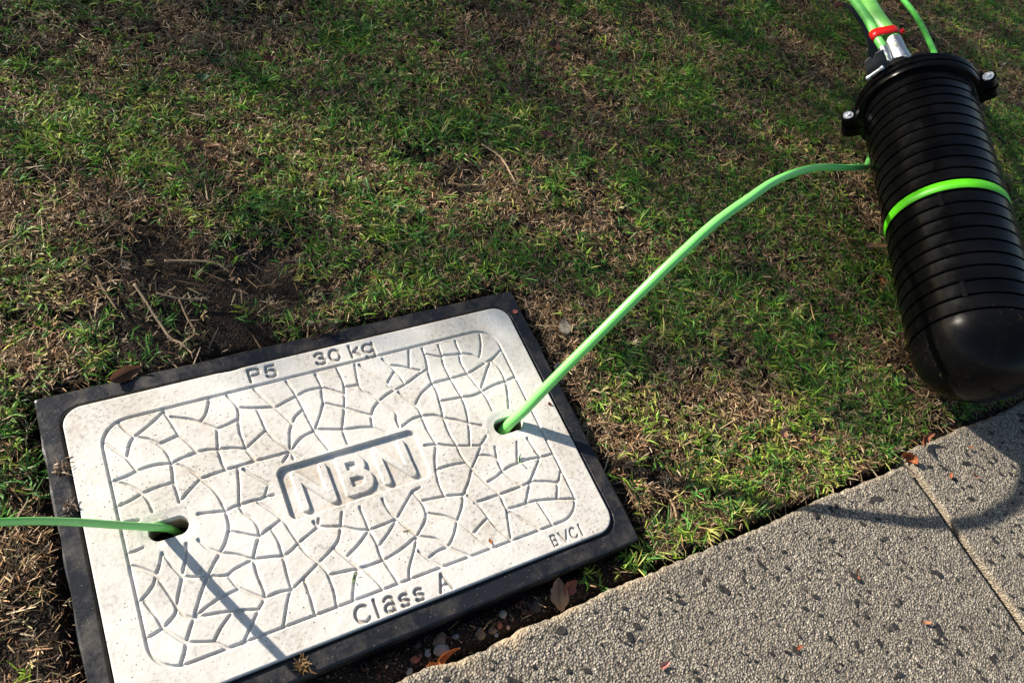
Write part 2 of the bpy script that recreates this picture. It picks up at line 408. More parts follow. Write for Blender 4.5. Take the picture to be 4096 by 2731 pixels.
bv = None

# ------------------------------------------------------------------ pit lid (carved height field)
GROOVES = [[np.array(p)/1e4 for p in l] for l in [[[-2667,1644],[-2599,1495],[-2520,1373]],[[-2520,1373],[-2435,1412],[-2283,1501],[-2094,1634]],[[-2520,1373],[-2354,1272],[-2254,1167]],[[-2520,1373],[-2587,1282],[-2663,1095]],[[-2663,1095],[-2746,1216],[-2892,1416]],[[-2663,1095],[-2609,952],[-2583,880]],[[-2254,1167],[-2194,1049],[-2168,854]],[[-2254,1167],[-2126,1198],[-1996,1225]],[[-1996,1225],[-2034,1391],[-2076,1544],[-2096,1628]],[[-1996,1225],[-1922,1110],[-1863,985],[-1831,909]],[[-2583,880],[-2479,894],[-2336,890],[-2168,854]],[[-2583,880],[-2722,847],[-2891,828]],[[-2876,823],[-2723,720],[-2647,637],[-2582,553]],[[-2582,553],[-2742,503],[-2895,474]],[[-2582,553],[-2401,581],[-2203,584]],[[-2582,553],[-2537,432],[-2515,278]],[[-2168,854],[-2183,708],[-2198,583],[-2191,396],[-2189,297]],[[-2168,854],[-2021,888],[-1831,909]],[[-2168,854],[-2049,764],[-1942,641],[-1878,526]],[[-1878,526],[-2014,434],[-2160,320]],[[-1878,526],[-1731,540],[-1559,547]],[[-1831,909],[-1718,908],[-1576,867]],[[-1576,867],[-1577,710],[-1559,547]],[[-1576,867],[-1548,1004],[-1509,1171]],[[-1509,1171],[-1610,1256],[-1695,1330],[-1849,1435],[-2035,1525]],[[-1695,1330],[-1592,1439],[-1499,1644]],[[-1509,1171],[-1366,1194],[-1211,1234]],[[-1211,1234],[-1176,1389],[-1206,1512],[-1268,1635]],[[-1168,1402],[-958,1331],[-700,1267]],[[-1211,1234],[-1243,1061],[-1237,934],[-1237,765]],[[-1576,867],[-1405,835],[-1237,765]],[[-1237,765],[-1087,855],[-913,955]],[[-913,955],[-926,1150],[-941,1316]],[[-1237,765],[-1204,662],[-1155,555]],[[-1559,547],[-1375,553],[-1155,555]],[[-1340,488],[-1246,361],[-1146,253],[-1080,163]],[[-1401,532],[-1450,284],[-1514,18]],[[-1514,18],[-1589,16],[-1694,-9]],[[-1878,526],[-1785,370],[-1726,206],[-1694,-9]],[[-1694,-9],[-1854,33],[-2015,65]],[[-1514,18],[-1362,22],[-1212,13],[-1124,128]],[[-1210,21],[-1071,13]],[[-1514,18],[-1503,-85],[-1421,-198],[-1380,-325],[-1391,-473]],[[-1694,-9],[-1697,-170],[-1724,-276],[-1794,-408],[-1889,-521]],[[-1724,-276],[-1610,-353],[-1392,-478]],[[-1391,-473],[-1463,-584],[-1541,-738]],[[-1889,-521],[-1723,-601],[-1541,-738]],[[-2093,-267],[-2009,-410],[-1889,-521]],[[-1889,-521],[-1974,-609],[-2097,-758]],[[-2238,-268],[-2268,-421],[-2338,-577],[-2367,-656]],[[-2367,-656],[-2242,-711],[-2095,-751],[-1897,-820],[-1768,-777],[-1541,-738]],[[-1541,-738],[-1543,-927],[-1522,-1156],[-1541,-1252]],[[-1866,-837],[-1793,-1014],[-1543,-1259]],[[-2097,-758],[-2213,-930],[-2356,-1185]],[[-2356,-1185],[-2176,-1108],[-2004,-1061],[-1798,-1033]],[[-2356,-1185],[-2113,-1224],[-1897,-1278],[-1642,-1362]],[[-1541,-1252],[-1588,-1310],[-1652,-1373],[-1775,-1524],[-1914,-1683]],[[-1931,-1277],[-2088,-1400],[-2213,-1544]],[[-2525,-287],[-2574,-412],[-2644,-534]],[[-2519,-289],[-2459,-454],[-2367,-656]],[[-2644,-534],[-2754,-421],[-2894,-313]],[[-2644,-534],[-2700,-644],[-2820,-748],[-2897,-787]],[[-2644,-534],[-2598,-683],[-2545,-853],[-2511,-1002]],[[-2367,-656],[-2421,-776],[-2478,-904],[-2511,-1002]],[[-2511,-1002],[-2447,-1113],[-2358,-1192]],[[-2511,-1002],[-2549,-1074],[-2698,-1179]],[[-2698,-1179],[-2751,-995],[-2829,-793]],[[-2698,-1179],[-2794,-1206],[-2895,-1229]],[[-2698,-1179],[-2617,-1288],[-2498,-1435]],[[-2356,-1185],[-2421,-1293],[-2498,-1435]],[[-2498,-1435],[-2546,-1552],[-2613,-1660]],[[-2498,-1435],[-2334,-1491],[-2203,-1548],[-2087,-1666]],[[-2891,-160],[-2802,-159],[-2715,-146]],[[-2837,243],[-2694,219]],[[-891,1634],[-803,1436],[-701,1257],[-629,1111],[-544,944]],[[-913,956],[-824,756],[-688,551]],[[-701,1257],[-534,1307],[-367,1348]],[[-367,1348],[-401,1497],[-441,1626]],[[-367,1348],[-215,1394],[11,1385]],[[11,1385],[3,1517],[-11,1617]],[[-367,1348],[-351,1205],[-337,1121]],[[-337,1121],[-477,1041],[-544,944]],[[-337,1121],[-325,971],[-299,751]],[[-544,944],[-613,840],[-688,583]],[[-299,751],[-504,696],[-682,553]],[[11,1385],[-26,1267],[-42,1133]],[[-42,1133],[-158,941],[-289,758]],[[11,1385],[150,1284],[281,1185]],[[314,1630],[328,1516],[320,1315],[218,983],[76,653]],[[-42,1133],[78,1061],[220,971]],[[220,971],[340,876],[538,740]],[[329,1301],[426,1283],[528,1277]],[[528,1277],[555,1449],[587,1616]],[[528,1277],[560,1159],[651,1061],[743,907]],[[-299,751],[-272,764],[76,653],[329,606],[495,559]],[[494,557],[514,660],[536,734]],[[494,557],[600,451],[642,397]],[[76,653],[71,554],[76,420]],[[-299,751],[-260,617],[-197,421]],[[536,734],[647,873],[883,1002],[1166,1073],[1450,1184],[1627,1237]],[[743,907],[888,700],[862,573],[858,448]],[[1013,1599],[1090,1452],[1120,1356],[1165,1244],[1183,1116]],[[1092,1459],[1243,1394],[1349,1326],[1496,1246]],[[1349,1326],[1458,1623]],[[1116,1345],[942,1164],[998,1056]],[[647,1593],[785,1381],[942,1164]],[[1048,987],[1123,845],[1206,705]],[[1206,705],[1370,865],[1592,981]],[[1592,981],[1600,1140],[1624,1258],[1665,1449],[1668,1602]],[[1683,1495],[1890,1384],[1920,1401],[1927,1476],[1939,1590]],[[1920,1401],[2204,1358],[2217,1472],[2229,1587]],[[2204,1358],[2346,1305],[2482,1193]],[[2482,1193],[2598,1390],[2670,1611]],[[2482,1193],[2549,1090]],[[2549,1090],[2697,1126],[2885,1235]],[[2549,1090],[2342,1022],[2186,987],[1895,978],[1592,981]],[[1920,1401],[1885,1232],[1895,978]],[[2204,1358],[2162,1203],[2186,987]],[[1895,978],[1911,824],[1936,625]],[[2186,987],[2224,804],[2280,625],[2304,458],[2303,275]],[[1608,660],[1936,625],[2113,602],[2280,625],[2494,673],[2714,688],[2907,715]],[[2608,1060],[2489,928],[2299,694]],[[2666,1082],[2720,911],[2714,688],[2672,519],[2568,242]],[[1592,981],[1604,843],[1561,519],[1533,385],[1522,155],[1553,-96]],[[1533,385],[1411,471],[1233,515]],[[1206,705],[1231,621],[1233,515]],[[1233,515],[1080,505],[907,440]],[[1233,515],[1232,294],[1276,17]],[[1533,385],[1692,300],[1862,192],[2038,89]],[[1936,625],[1916,408],[1862,192],[1805,18],[1737,-156]],[[1106,55],[1276,17]],[[1301,9],[1416,-51],[1553,-96],[1737,-156]],[[1782,-164],[1891,-195],[2037,-92]],[[1276,17],[1178,-164],[1113,-352]],[[1113,-352],[1336,-349],[1568,-383]],[[1553,-96],[1553,-266],[1620,-500]],[[1620,-500],[1764,-358],[1892,-218]],[[1620,-500],[1500,-668],[1364,-812]],[[1113,-352],[1078,-568],[1086,-752]],[[-688,551],[-902,547],[-1155,555]],[[-688,551],[-826,427]],[[-683,549],[-687,429]],[[-683,549],[-587,421]],[[2089,-296],[2040,-502],[2038,-682]],[[1824,-342],[1943,-396],[2050,-491]],[[2038,-682],[1907,-732],[1766,-761]],[[2446,-323],[2301,-642]],[[2038,-682],[2175,-649],[2296,-640],[2477,-633],[2679,-661],[2881,-671]],[[2627,-321],[2648,-464],[2679,-661]],[[2038,-682],[2100,-812],[2215,-986]],[[1845,-994],[2215,-986],[2363,-962]],[[2679,-661],[2525,-811],[2363,-962]],[[2363,-962],[2580,-1033],[2760,-1103],[2897,-942]],[[2363,-962],[2233,-1143],[2153,-1249]],[[2760,-1103],[2630,-1337]],[[1851,-1227],[2153,-1249],[2322,-1258],[2627,-1342],[2902,-1432]],[[1619,-500],[1740,-789],[1845,-994],[1845,-1147],[1854,-1233],[1777,-1478],[1729,-1653]],[[1457,-990],[1845,-994]],[[2335,-1291],[2364,-1468],[2387,-1656]],[[1869,-1280],[2025,-1458],[2181,-1664]],[[1549,-1248],[1431,-1300],[1287,-1382]],[[1549,-1248],[1599,-1414],[1724,-1651]],[[1399,-798],[1338,-819],[1096,-762],[775,-716]],[[1355,-814],[1257,-987],[1117,-1151]],[[1397,-850],[1491,-1018],[1549,-1248]],[[1273,-1378],[1415,-1308],[1549,-1248]],[[1117,-1151],[963,-1016],[751,-901]],[[1117,-1151],[1207,-1294],[1305,-1489],[1414,-1657]],[[1117,-1151],[997,-1318],[860,-1435],[709,-1447],[567,-1490]],[[751,-901],[752,-749],[696,-586],[681,-550]],[[681,-550],[810,-522]],[[681,-550],[521,-688],[349,-838]],[[349,-838],[283,-706],[257,-515]],[[349,-838],[133,-860],[-55,-864]],[[349,-838],[182,-984],[-3,-1110]],[[349,-838],[425,-994],[518,-1160]],[[751,-901],[689,-1009],[518,-1160]],[[518,-1160],[737,-1283],[865,-1446],[1089,-1664]],[[518,-1160],[249,-1259],[-12,-1314]],[[518,-1160],[408,-1337],[268,-1530],[216,-1668]],[[458,-1355],[562,-1527],[687,-1668]],[[-55,-864],[-63,-623],[-66,-523]],[[-55,-864],[-217,-802],[-384,-694]],[[-384,-694],[-639,-606],[-665,-603]],[[-384,-694],[-355,-617],[-313,-515]],[[-665,-603],[-699,-514]],[[-665,-603],[-627,-501]],[[-665,-603],[-815,-663],[-964,-725]],[[-384,-694],[-467,-846],[-566,-932],[-695,-1005],[-798,-1055]],[[-55,-864],[-248,-1001],[-424,-1096]],[[-55,-864],[-26,-1044],[-31,-1213],[-12,-1314]],[[-12,-1314],[21,-1475],[64,-1657]],[[-12,-1314],[-139,-1313],[-344,-1305],[-738,-1249]],[[-566,-932],[-464,-1109],[-344,-1305],[-293,-1339],[-206,-1500],[-149,-1667]],[[-364,-1313],[-447,-1427],[-553,-1663]],[[-798,-1055],[-742,-1207],[-727,-1429],[-760,-1663]],[[-964,-725],[-902,-892],[-798,-1055]],[[-964,-725],[-1014,-515],[-1068,-344],[-1185,-149],[-1286,-17]],[[-1068,-344],[-1356,-458],[-1385,-475]],[[-964,-725],[-1078,-790],[-1190,-826]],[[-1224,-440],[-1190,-620],[-1190,-826]],[[-1190,-826],[-1375,-769],[-1540,-738]],[[-1190,-826],[-1205,-1052],[-1209,-1266]],[[-798,-1055],[-982,-1153],[-1209,-1266]],[[-1032,-1206],[-1025,-1403],[-1034,-1651]],[[-1209,-1266],[-1376,-1243],[-1542,-1254]],[[-1209,-1266],[-1278,-1358],[-1423,-1660]]]]
NX, NY = 991, 609; HX, HY, RC = .330, .202, .027
lx = np.linspace(-HX-.003, HX+.003, NX); ly = np.linspace(-HY-.003, HY+.003, NY)
X, Y = np.meshgrid(lx, ly)
def segdist(polys, X, Y, lx, ly, rad):
    D = np.full(X.shape, 1.)
    for P in polys:
        for a, b in zip(P[:-1], P[1:]):
            x0, x1 = sorted((a[0], b[0])); y0, y1 = sorted((a[1], b[1]))
            i0, i1 = np.searchsorted(lx, [x0-rad, x1+rad]); j0, j1 = np.searchsorted(ly, [y0-rad, y1+rad])
            if i1 <= i0 or j1 <= j0: continue
            xs = X[j0:j1, i0:i1]; ys = Y[j0:j1, i0:i1]; d = b-a; L = max(d@d, 1e-12)
            t = np.clip(((xs-a[0])*d[0]+(ys-a[1])*d[1])/L, 0, 1)
            D[j0:j1, i0:i1] = np.minimum(D[j0:j1, i0:i1], np.hypot(xs-a[0]-t*d[0], ys-a[1]-t*d[1]))
    return D
def rr_sd(X, Y, cx, cy, hx, hy, r):
    qx = np.abs(X-cx)-hx+r; qy = np.abs(Y-cy)-hy+r
    return np.hypot(np.maximum(qx, 0), np.maximum(qy, 0))+np.minimum(np.maximum(qx, qy), 0)-r
sg = []
for l in GROOVES:
    sg.append([np.array(p) for p in catmull([(*p, 0) for p in l], 4)[:, :2]] if len(l) > 2 else l)
wob = .0006*(noise(X, Y, .01, 71, 2)-.5)*2
D = segdist(sg, X, Y, lx, ly, .012)+wob
D = np.minimum(D, np.abs(rr_sd(X, Y, 0, 0, .290, .167, .036))+wob*.5)
out_rect = rr_sd(X, Y, .004, -.003, .1045, .046, .014)
gd = .0026*(1-sstep(.0010, .0028, D))
Z = -gd
# recessed badge with raised letters
rec = rr_sd(X, Y, .0040, -.0030, .1005, .0395, .012)
Z = np.where(rec < .004, Z*sstep(.0, .004, rec), Z)
Z = Z - .0048*(1-sstep(-.0026, 0, rec))
st = lambda P, o=(0, 0): [np.array(p)+np.array(o) for p in P]
N1 = [st([(-.0738, .0212), (-.0735, -.0290)]), st([(-.0738, .0212), (-.0356, -.0290)]), st([(-.0358, .0208), (-.0356, -.0290)])]
N2 = [st([(.0410, .0205), (.0418, -.0286)]), st([(.0410, .0205), (.0796, -.0282)]), st([(.0785, .0211), (.0796, -.0282)])]
Bc = [st([(-.0110, .0212), (-.0112, -.0272)]), st([(-.0110, .0212), (.0050, .0205), (.0115, .0185), (.0150, .0120), (.0148, .0055), (.0115, .0005), (.0060, -.0020), (-.0105, -.0020)]),
      st([(.0080, -.0025), (.0155, -.0065), (.0190, -.0110), (.0194, -.0190), (.0160, -.0245), (.0090, -.0275), (-.0112, -.0272)])]
DL = segdist(N1+N2+Bc, X, Y, lx, ly, .014)
DL = np.minimum(DL, segdist(Bc, X, Y, lx, ly, .014)-.0006)
Z = Z + .0036*(1-sstep(.0046, .0064, DL))*(rec < 0)
# incised lettering
def arc(cx, cy, rx, ry, a0, a1, n=10): return [(cx+rx*math.cos(R_(a0+(a1-a0)*i/n)), cy+ry*math.sin(R_(a0+(a1-a0)*i/n))) for i in range(n+1)]
GL = {'P': [[(0, 0), (0, 1), (.5, 1)]+arc(.6, .74, .4, .26, 90, -90)+[(0, .48)]],
      '5': [[(.95, 1), (.18, 1), (.06, .50)]+arc(.48, .32, .5, .32, 125, -155, 12)],
      '3': [arc(.45, .76, .45, .24, 165, -80), arc(.45, .27, .5, .27, 90, -165)],
      '0': [arc(.5, .5, .5, .5, 0, 360, 18)],
      'k': [[(0, 0), (0, 1)], [(.9, .70), (.05, .28)], [(.35, .45), (.95, 0)]],
      'g': [arc(.48, .62, .48, .33, 0, 360, 16), [(1, .98), (1, .15)]+arc(.52, .12, .48, .26, 0, -150, 8)],
      'C': [arc(.55, .5, .55, .5, 42, 318, 16)], 'l': [[(0, 0), (0, 1)]],
      'a': [arc(.45, .27, .45, .27, 0, 360, 14), [(.97, 0), (.97, .68)]+arc(.52, .72, .45, .28, 0, 155, 8)],
      's': [arc(.5, .76, .46, .24, 25, 262, 12)+arc(.5, .25, .5, .25, 82, -158, 12)],
      'A': [[(0, 0), (.5, 1), (1, 0)], [(.2, .34), (.8, .34)]], 'B': [[(0, 0), (0, 1), (.5, 1)]+arc(.6, .75, .35, .25, 90, -90, 6)+[(0, .5)], [(.5, .5)]+arc(.6, .25, .4, .25, 90, -90, 6)+[(0, 0), (0, .5)]],
      'V': [[(0, 1), (.5, 0), (1, 1)]], 'I': [[(0, 0), (0, 1)]]}
dirt_and_rim = np.zeros(X.shape)
dirt_and_rim += .55*np.exp(-((rec+.0012)/.0013)**2) + .12*(1-sstep(.001, .003, D))*(noise(X, Y, .06, 86, 2) > .35) + .10*(rec < -.002)*(1-sstep(.0044, .006, DL)*0)  # band darkens the badge rim; rest tones the grooves and badge floor
def text(seq, hw, dep):
    global Z, dirt_and_rim
    polys = []
    for ch, x0, x1, y0, y1 in seq:
        for pl in GL[ch]: polys.append([np.array(((x0+hw*1e3+p[0]*max(x1-x0-2e3*hw, 0))*1e-3, (y0+hw*1e3+p[1]*(y1-y0-2e3*hw))*1e-3)) for p in pl])
    D_ = segdist(polys, X, Y, lx, ly, .008)+.25*wob
    Z = np.minimum(Z, -dep*(1-sstep(hw-.0004, hw+.0006, D_)))
    dirt_and_rim = np.maximum(dirt_and_rim, .75*(1-sstep(hw-.0004, hw+.0004, D_)))
text([('P', -92, -73, 173, 197), ('5', -69, -51, 173, 196)], .0021, .0028)
text([('3', 5, 23, 174, 197), ('0', 26, 45, 174, 197), ('k', 58, 75, 173, 197), ('g', 77, 97, 168, 194)], .0020, .0028)
text([('C', -60, -39, -199, -174), ('l', -33, -28, -199, -173), ('a', -22, -5, -199, -176.), ('s', -1, 14, -199, -180), ('s', 19, 34, -199, -180), ('A', 52, 73, -199, -173)], .0020, .0028)
text([('B', 227, 237, -196.5, -179), ('V', 240, 256, -196.5, -179), ('C', 257, 269, -196.5, -179), ('I', 274, 277, -196.5, -178)], .0013, .0022)
# pick holes
HOLES = [(-.2385, .000), (.2445, -.002)]
hs = np.full(X.shape, 1.)
for (cx, cy) in HOLES:
    s_ = rr_sd(X, Y, cx, cy, .0235, .0128, .0125); hs = np.minimum(hs, s_)
    Z = np.where(s_ < .03, Z - .0012*(1-sstep(0, .014, s_)), Z)
Z = Z + .00025*(noise(X, Y, .004, 81, 2)-.5) + .0005*(noise(X, Y, .05, 82, 2)-.5)
# chipped rim near the P5 mark
ch = np.exp(-(((X+.112)/.012)**2))*np.exp(-((Y-.2045)/.0035)**2)
Z = Z - .006*ch*(.5+noise(X, Y, .004, 83, 2))
sd = rr_sd(X, Y, 0, 0, HX, HY, RC)
t = np.clip(1+sd/.0025, 0, 1); Z = Z - .0022*(1-np.sqrt(1-t*t*.98))
# snap outside points to the outline, and hole points to the hole outline
def snap(X, Y, sd_f, sd, mask, eps=5e-5):
    gxn = (sd_f(X+eps, Y)-sd_f(X-eps, Y))/(2*eps); gyn = (sd_f(X, Y+eps)-sd_f(X, Y-eps))/(2*eps)
    return np.where(mask, X-sd*gxn, X), np.where(mask, Y-sd*gyn, Y)
om = sd > 0
X2, Y2 = snap(X, Y, lambda a, b_: rr_sd(a, b_, 0, 0, HX, HY, RC), sd, om); Z = np.where(om, -.045, Z)
inner = np.zeros(X.shape, bool)
for (cx, cy) in HOLES:
    fn = lambda a, b_: rr_sd(a, b_, cx, cy, .0235, .0128, .0125)
    s_ = fn(X, Y); m_ = s_ < 0
    ax, ay = snap(X, Y, fn, s_, m_); X2 = np.where(m_, ax, X2); Y2 = np.where(m_, ay, Y2); Z = np.where(m_, -.045, Z); inner |= m_
keep = ~(om | inner)
q = grid_faces(NX, NY, keep.ravel())
me = npmesh('pit_lid', np.stack([X2.ravel(), Y2.ravel(), Z.ravel()], 1), q.ravel(), np.full(len(q), 4), tint=np.repeat(dirt_and_rim.ravel()[:, None], 3, 1), smooth=True)
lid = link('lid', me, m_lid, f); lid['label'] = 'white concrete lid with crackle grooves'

# ------------------------------------------------------------------ conduits
def cable(name, pts, rad, m, label, n=24, sub=8, cat='conduit', parent=None):
    P = catmull(pts, sub)
    r = rad
    if not np.isscalar(rad): r = catmull([(x, 0, 0) for x in rad], sub)[:, 0]
    V, F = tube_np(P, r, n); me = mesh_py(name, V, F)
    o = link(name, me, m, parent)
    if label: tag(o, label, cat, 'green conduits')
    return o
rc = [(.222, -.008, -.10, 8.0), (.233, -.004, -.045, 8.0), (.247, .000, -.006, 8.0), (.267, .003, .026, 7.9), (.292, .010, .063, 7.8), (.322, .018, .104, 7.6), (.366, .030, .158, 7.5), (.416, .046, .206, 7.4), (.474, .065, .251, 7.3), (.542, .089, .281, 7.1), (.620, .113, .292, 6.8), (.680, .134, .288, 6.5), (.750, .155, .273, 6.3), (.824, .176, .249, 6.2), (.904, .198, .215, 6.2), (1.055, .240, .143, 6.3), (1.19, .283, .075, 6.5), (1.262, .310, .034, 6.6), (1.31, .335, .012, 6.6), (1.36, .37, .004, 6.6)]
cable('green_conduit', [p[:3] for p in rc], [p[3]*1e-3 for p in rc], m_green, 'green conduit arching from the right hole of the lid over the lawn to the closure')
lc = [(-.222, .012, -.09, 5.2), (-.232, .009, -.045, 5.2), (-.242, .006, -.012, 5.1), (-.258, .003, .014, 5.0), (-.290, -.002, .064, 4.7), (-.322, -.009, .120, 4.4), (-.350, -.018, .172, 4.1), (-.374, -.029, .219, 4.0), (-.394, -.040, .26, 3.9), (-.43, -.066, .33, 3.9)]
cable('green_conduit', [p[:3] for p in lc], [p[3]*1e-3 for p in lc], m_green, 'green conduit rising from the left hole of the lid to the left edge')

# ------------------------------------------------------------------ splice closure
dA = np.array([.4932, .8681, .056]); dA /= np.linalg.norm(dA); P0 = np.array([1.0755, -.1594, .109])
uA = np.cross(dA, [0, 0, 1]); uA /= np.linalg.norm(uA); vA = np.cross(uA, dA)
cl = bpy.data.objects.new('splice_closure', None); col.objects.link(cl); cl.empty_display_size = .1
cl.matrix_world = Matrix([[uA[0], dA[0], vA[0], P0[0]], [uA[1], dA[1], vA[1], P0[1]], [uA[2], dA[2], vA[2], P0[2]], [0, 0, 0, 1]])
tag(cl, 'black ribbed domed splice closure with a green band, lying on the grass', 'splice closure')
bpy.context.view_layer.update()
def lathe(name, prof, m, parent, n=128, smooth=True, y0=0., ang=None):
    """profile of (s, r) along local Y"""
    V = []; F = []
    for s_, r in prof:
        for j in range(n):
            a = 2*np.pi*j/n; V.append((r*math.cos(a), s_, r*math.sin(a)))
    for i in range(len(prof)-1):
        for j in range(n): F.append((i*n+j, i*n+(j+1) % n, (i+1)*n+(j+1) % n, (i+1)*n+j))
    me = mesh_py(name, V, F, False); me.polygons.foreach_set('use_smooth', [smooth]*len(F))
    return link(name, me, m, parent)
RB = .1095
prof = []
for i in range(25):
    a = math.pi/2*i/24; prof.append((-.098*math.cos(a), max(RB*math.sin(a)**.86, .0005)))
rings = [.002+.0290*i for i in range(21)]
rings = [.002, .032, .061, .090, .118, .146, .175, .204, .233, .261, .289, .316, .345, .373, .401, .431, .459, .487, .513, .537, .560, .582]
for s_ in rings:
    prof += [(s_-.0010, RB+.0000), (s_-.0002, RB-.0006), (s_, RB-.0038), (s_+.0030, RB-.0038), (s_+.0033, RB-.0002), (s_+.0042, RB+.0007), (s_+.0075, RB+.0003)]
prof += [(.600, RB)]
body = lathe('closure_body', prof, m_blk, cl)
es = body.modifiers.new('e', 'EDGE_SPLIT'); es.split_angle = R_(35)
lathe('green_band', [(.2665, RB-.003), (.2668, RB+.0005), (.2875, RB+.0005), (.2878, RB-.003)], m_band, cl)
# small locking tabs standing across the grooves
def boxm(name, c_, sz, m, parent, ang=0., axes=None, bev=.001):
    bm = bmesh.new(); bmesh.ops.create_cube(bm, size=1)
    bmesh.ops.scale(bm, vec=sz, verts=bm.verts[:])
    if bev: bmesh.ops.bevel(bm, geom=bm.edges[:], offset=bev, segments=2, affect='EDGES', profile=.5)
    bmesh.ops.rotate(bm, verts=bm.verts[:], matrix=Matrix.Rotation(ang, 3, 'Y'))
    bmesh.ops.translate(bm, vec=c_, verts=bm.verts[:])
    return link(name, bm_mesh(name, bm, False), m, parent)
def radial(a, r, s_): return (r*math.cos(a), s_, r*math.sin(a))
for s_, sz in ((.047, .032), (.247, .030), (.331, .02), (.445, .026)):
    a = R_(136); boxm('locking_tab', radial(a, RB+.0002, s_), (.0075, sz, .004), m_blk, cl, -(a-math.pi/2), bev=.0008)
# clamp ring of two halves
cring = lathe('clamp_ring', [(0.5880, RB-.002), (0.5883, .1200), (0.5888, .1212), (0.5979, .1238), (0.5987, .1236), (0.5990, .1205), (0.6012, .1205), (0.6015, .1242), (0.6023, .1250), (0.6106, .1256), (0.6114, .1246), (0.6119, .1180), (0.6125, .10)], m_blk, cl)
rim = lathe('base_plate', [(0.6111, .119), (0.6141, .1195), (0.6144, .1222), (0.6148, .1230), (0.6210, .1230), (0.6216, .1222), (0.6218, .116), (0.6221, .02), (0.6221, .0005)], m_blk, cl)
for o_ in (cring, rim):
    es = o_.modifiers.new('e', 'EDGE_SPLIT'); es.split_angle = R_(35)
def cyl_bm(bm, c_, ax, r0, r1, L, n=20, cap=True):
    ax = Vector(ax).normalized(); mt = Matrix.Translation(Vector(c_)+ax*L/2) @ ax.to_track_quat('Z', 'Y').to_matrix().to_4x4()
    return bmesh.ops.create_cone(bm, cap_ends=cap, segments=n, radius1=r0, radius2=r1, depth=L, matrix=mt)
for a0 in (48, -145):
    a = R_(a0); t_ = Vector((-math.sin(a), 0, math.cos(a)))*(1 if a0 > 0 else -1); rd = Vector((math.cos(a), 0, math.sin(a)))
    ctr = rd*.1368+Vector((0, .603, 0))
    # lug: two thick pads with a gap
    bm = bmesh.new()
    for (z0_, z1_, rr_) in ((-.010, .013, .0145), (-.040, -.013, .0150)):
        n = 20; ring = []
        pts = []
        for i in range(n+1):
            th = R_(-90+180*i/n); pts.append((math.cos(th)*rr_, math.sin(th)*rr_))
        pts += [(-.030, rr_*1.15), (-.030, -rr_*1.15)]
        lo = [bm.verts.new(ctr+rd*p[0]+Vector((0, p[1], 0))+t_*z0_) for p in pts]; hi = [bm.verts.new(ctr+rd*p[0]+Vector((0, p[1], 0))+t_*z1_) for p in pts]
        bm.faces.new(lo); bm.faces.new(hi[::-1])
        for i in range(len(pts)): bm.faces.new((lo[i], lo[(i+1) % len(pts)], hi[(i+1) % len(pts)], hi[i]))
    bmesh.ops.recalc_face_normals(bm, faces=bm.faces[:])
    bmesh.ops.bevel(bm, geom=[e for e in bm.edges if len(e.link_faces) == 2 and e.calc_face_angle(0) > R_(60)], offset=.0022, segments=2, affect='EDGES')
    lug = link('clamp_lug', bm_mesh('clamp_lug', bm, False), m_blk, cl)
    bm = bmesh.new(); cyl_bm(bm, ctr+t_*.0132, t_, .0108, .0104, .0016, 28)
    wsh = link('washer', bm_mesh('washer', bm, False), m_steel, lug)
    bm = bmesh.new(); cyl_bm(bm, ctr+t_*.0148, t_, .0060, .0052, .0035, 24)
    r_ = bmesh.ops.bevel(bm, geom=[e for e in bm.edges if e.calc_face_angle(0) > 1], offset=.0012, segments=3, affect='EDGES')
    top = max(bm.faces, key=lambda f_: (f_.calc_center_median()-ctr).dot(t_))
    r2 = bmesh.ops.inset_region(bm, faces=[top], thickness=.0016); bmesh.ops.translate(bm, vec=-t_*.0016, verts=top.verts[:])
    link('bolt', bm_mesh('bolt', bm, True), m_steel, lug)
# bracket plate at the left of the rim
bp = [(-.1575, .0507), (-.1536, .0644), (-.1447, .0604), (-.1499, .0766), (-.1406, .0891), (-.1111, .0631), (-.1082, .0487), (-.1261, .014)]
bm = bmesh.new()
lo = [bm.verts.new((p[0], .6235, p[1])) for p in bp]; hi = [bm.verts.new((p[0], .6265, p[1])) for p in bp]
bm.faces.new(lo); bm.faces.new(hi[::-1])
for i in range(8): bm.faces.new((lo[i], lo[(i+1) % 8], hi[(i+1) % 8], hi[i]))
bmesh.ops.recalc_face_normals(bm, faces=bm.faces[:]); bmesh.ops.bevel(bm, geom=bm.edges[:], offset=.0007, segments=1, affect='EDGES')
br = link('mounting_bracket', bm_mesh('mounting_bracket', bm, False), m_plate, cl)
V, F = tube_np(catmull([(-.1390, .606, .0270), (-.1350, .607, .0380), (-.1290, .607, .0530), (-.1240, .608, .0630)], 6), np.interp(np.linspace(0, 1, 19), [0, .12, .25, .75, .88, 1], [.0038, .0046, .0033, .0036, .0050, .0042]), 16)
link('bracket_foot', mesh_py('bracket_foot', V, F), m_steel, br)
# cable ports behind the base plate
for (pu, pv, r0, L) in ((-.062, .040, .026, .026), (-.032, .062, .022, .030), (.012, .075, .017, .024), (.0, -.04, .024, .05), (-.088, .030, .013, .03)):
    bm = bmesh.new(); cyl_bm(bm, (pu, .620, pv), (0, 1, 0), r0, r0*.86, L+.025, 32)
    r_ = bmesh.ops.bevel(bm, geom=[e for e in bm.edges if e.calc_face_angle(0) > 1], offset=.006, segments=4, affect='EDGES')
    link('cable_port', bm_mesh('cable_port', bm, True), m_blk2, cl)
def wp(s_, a, b_): return tuple(P0+dA*s_+uA*a+vA*b_)
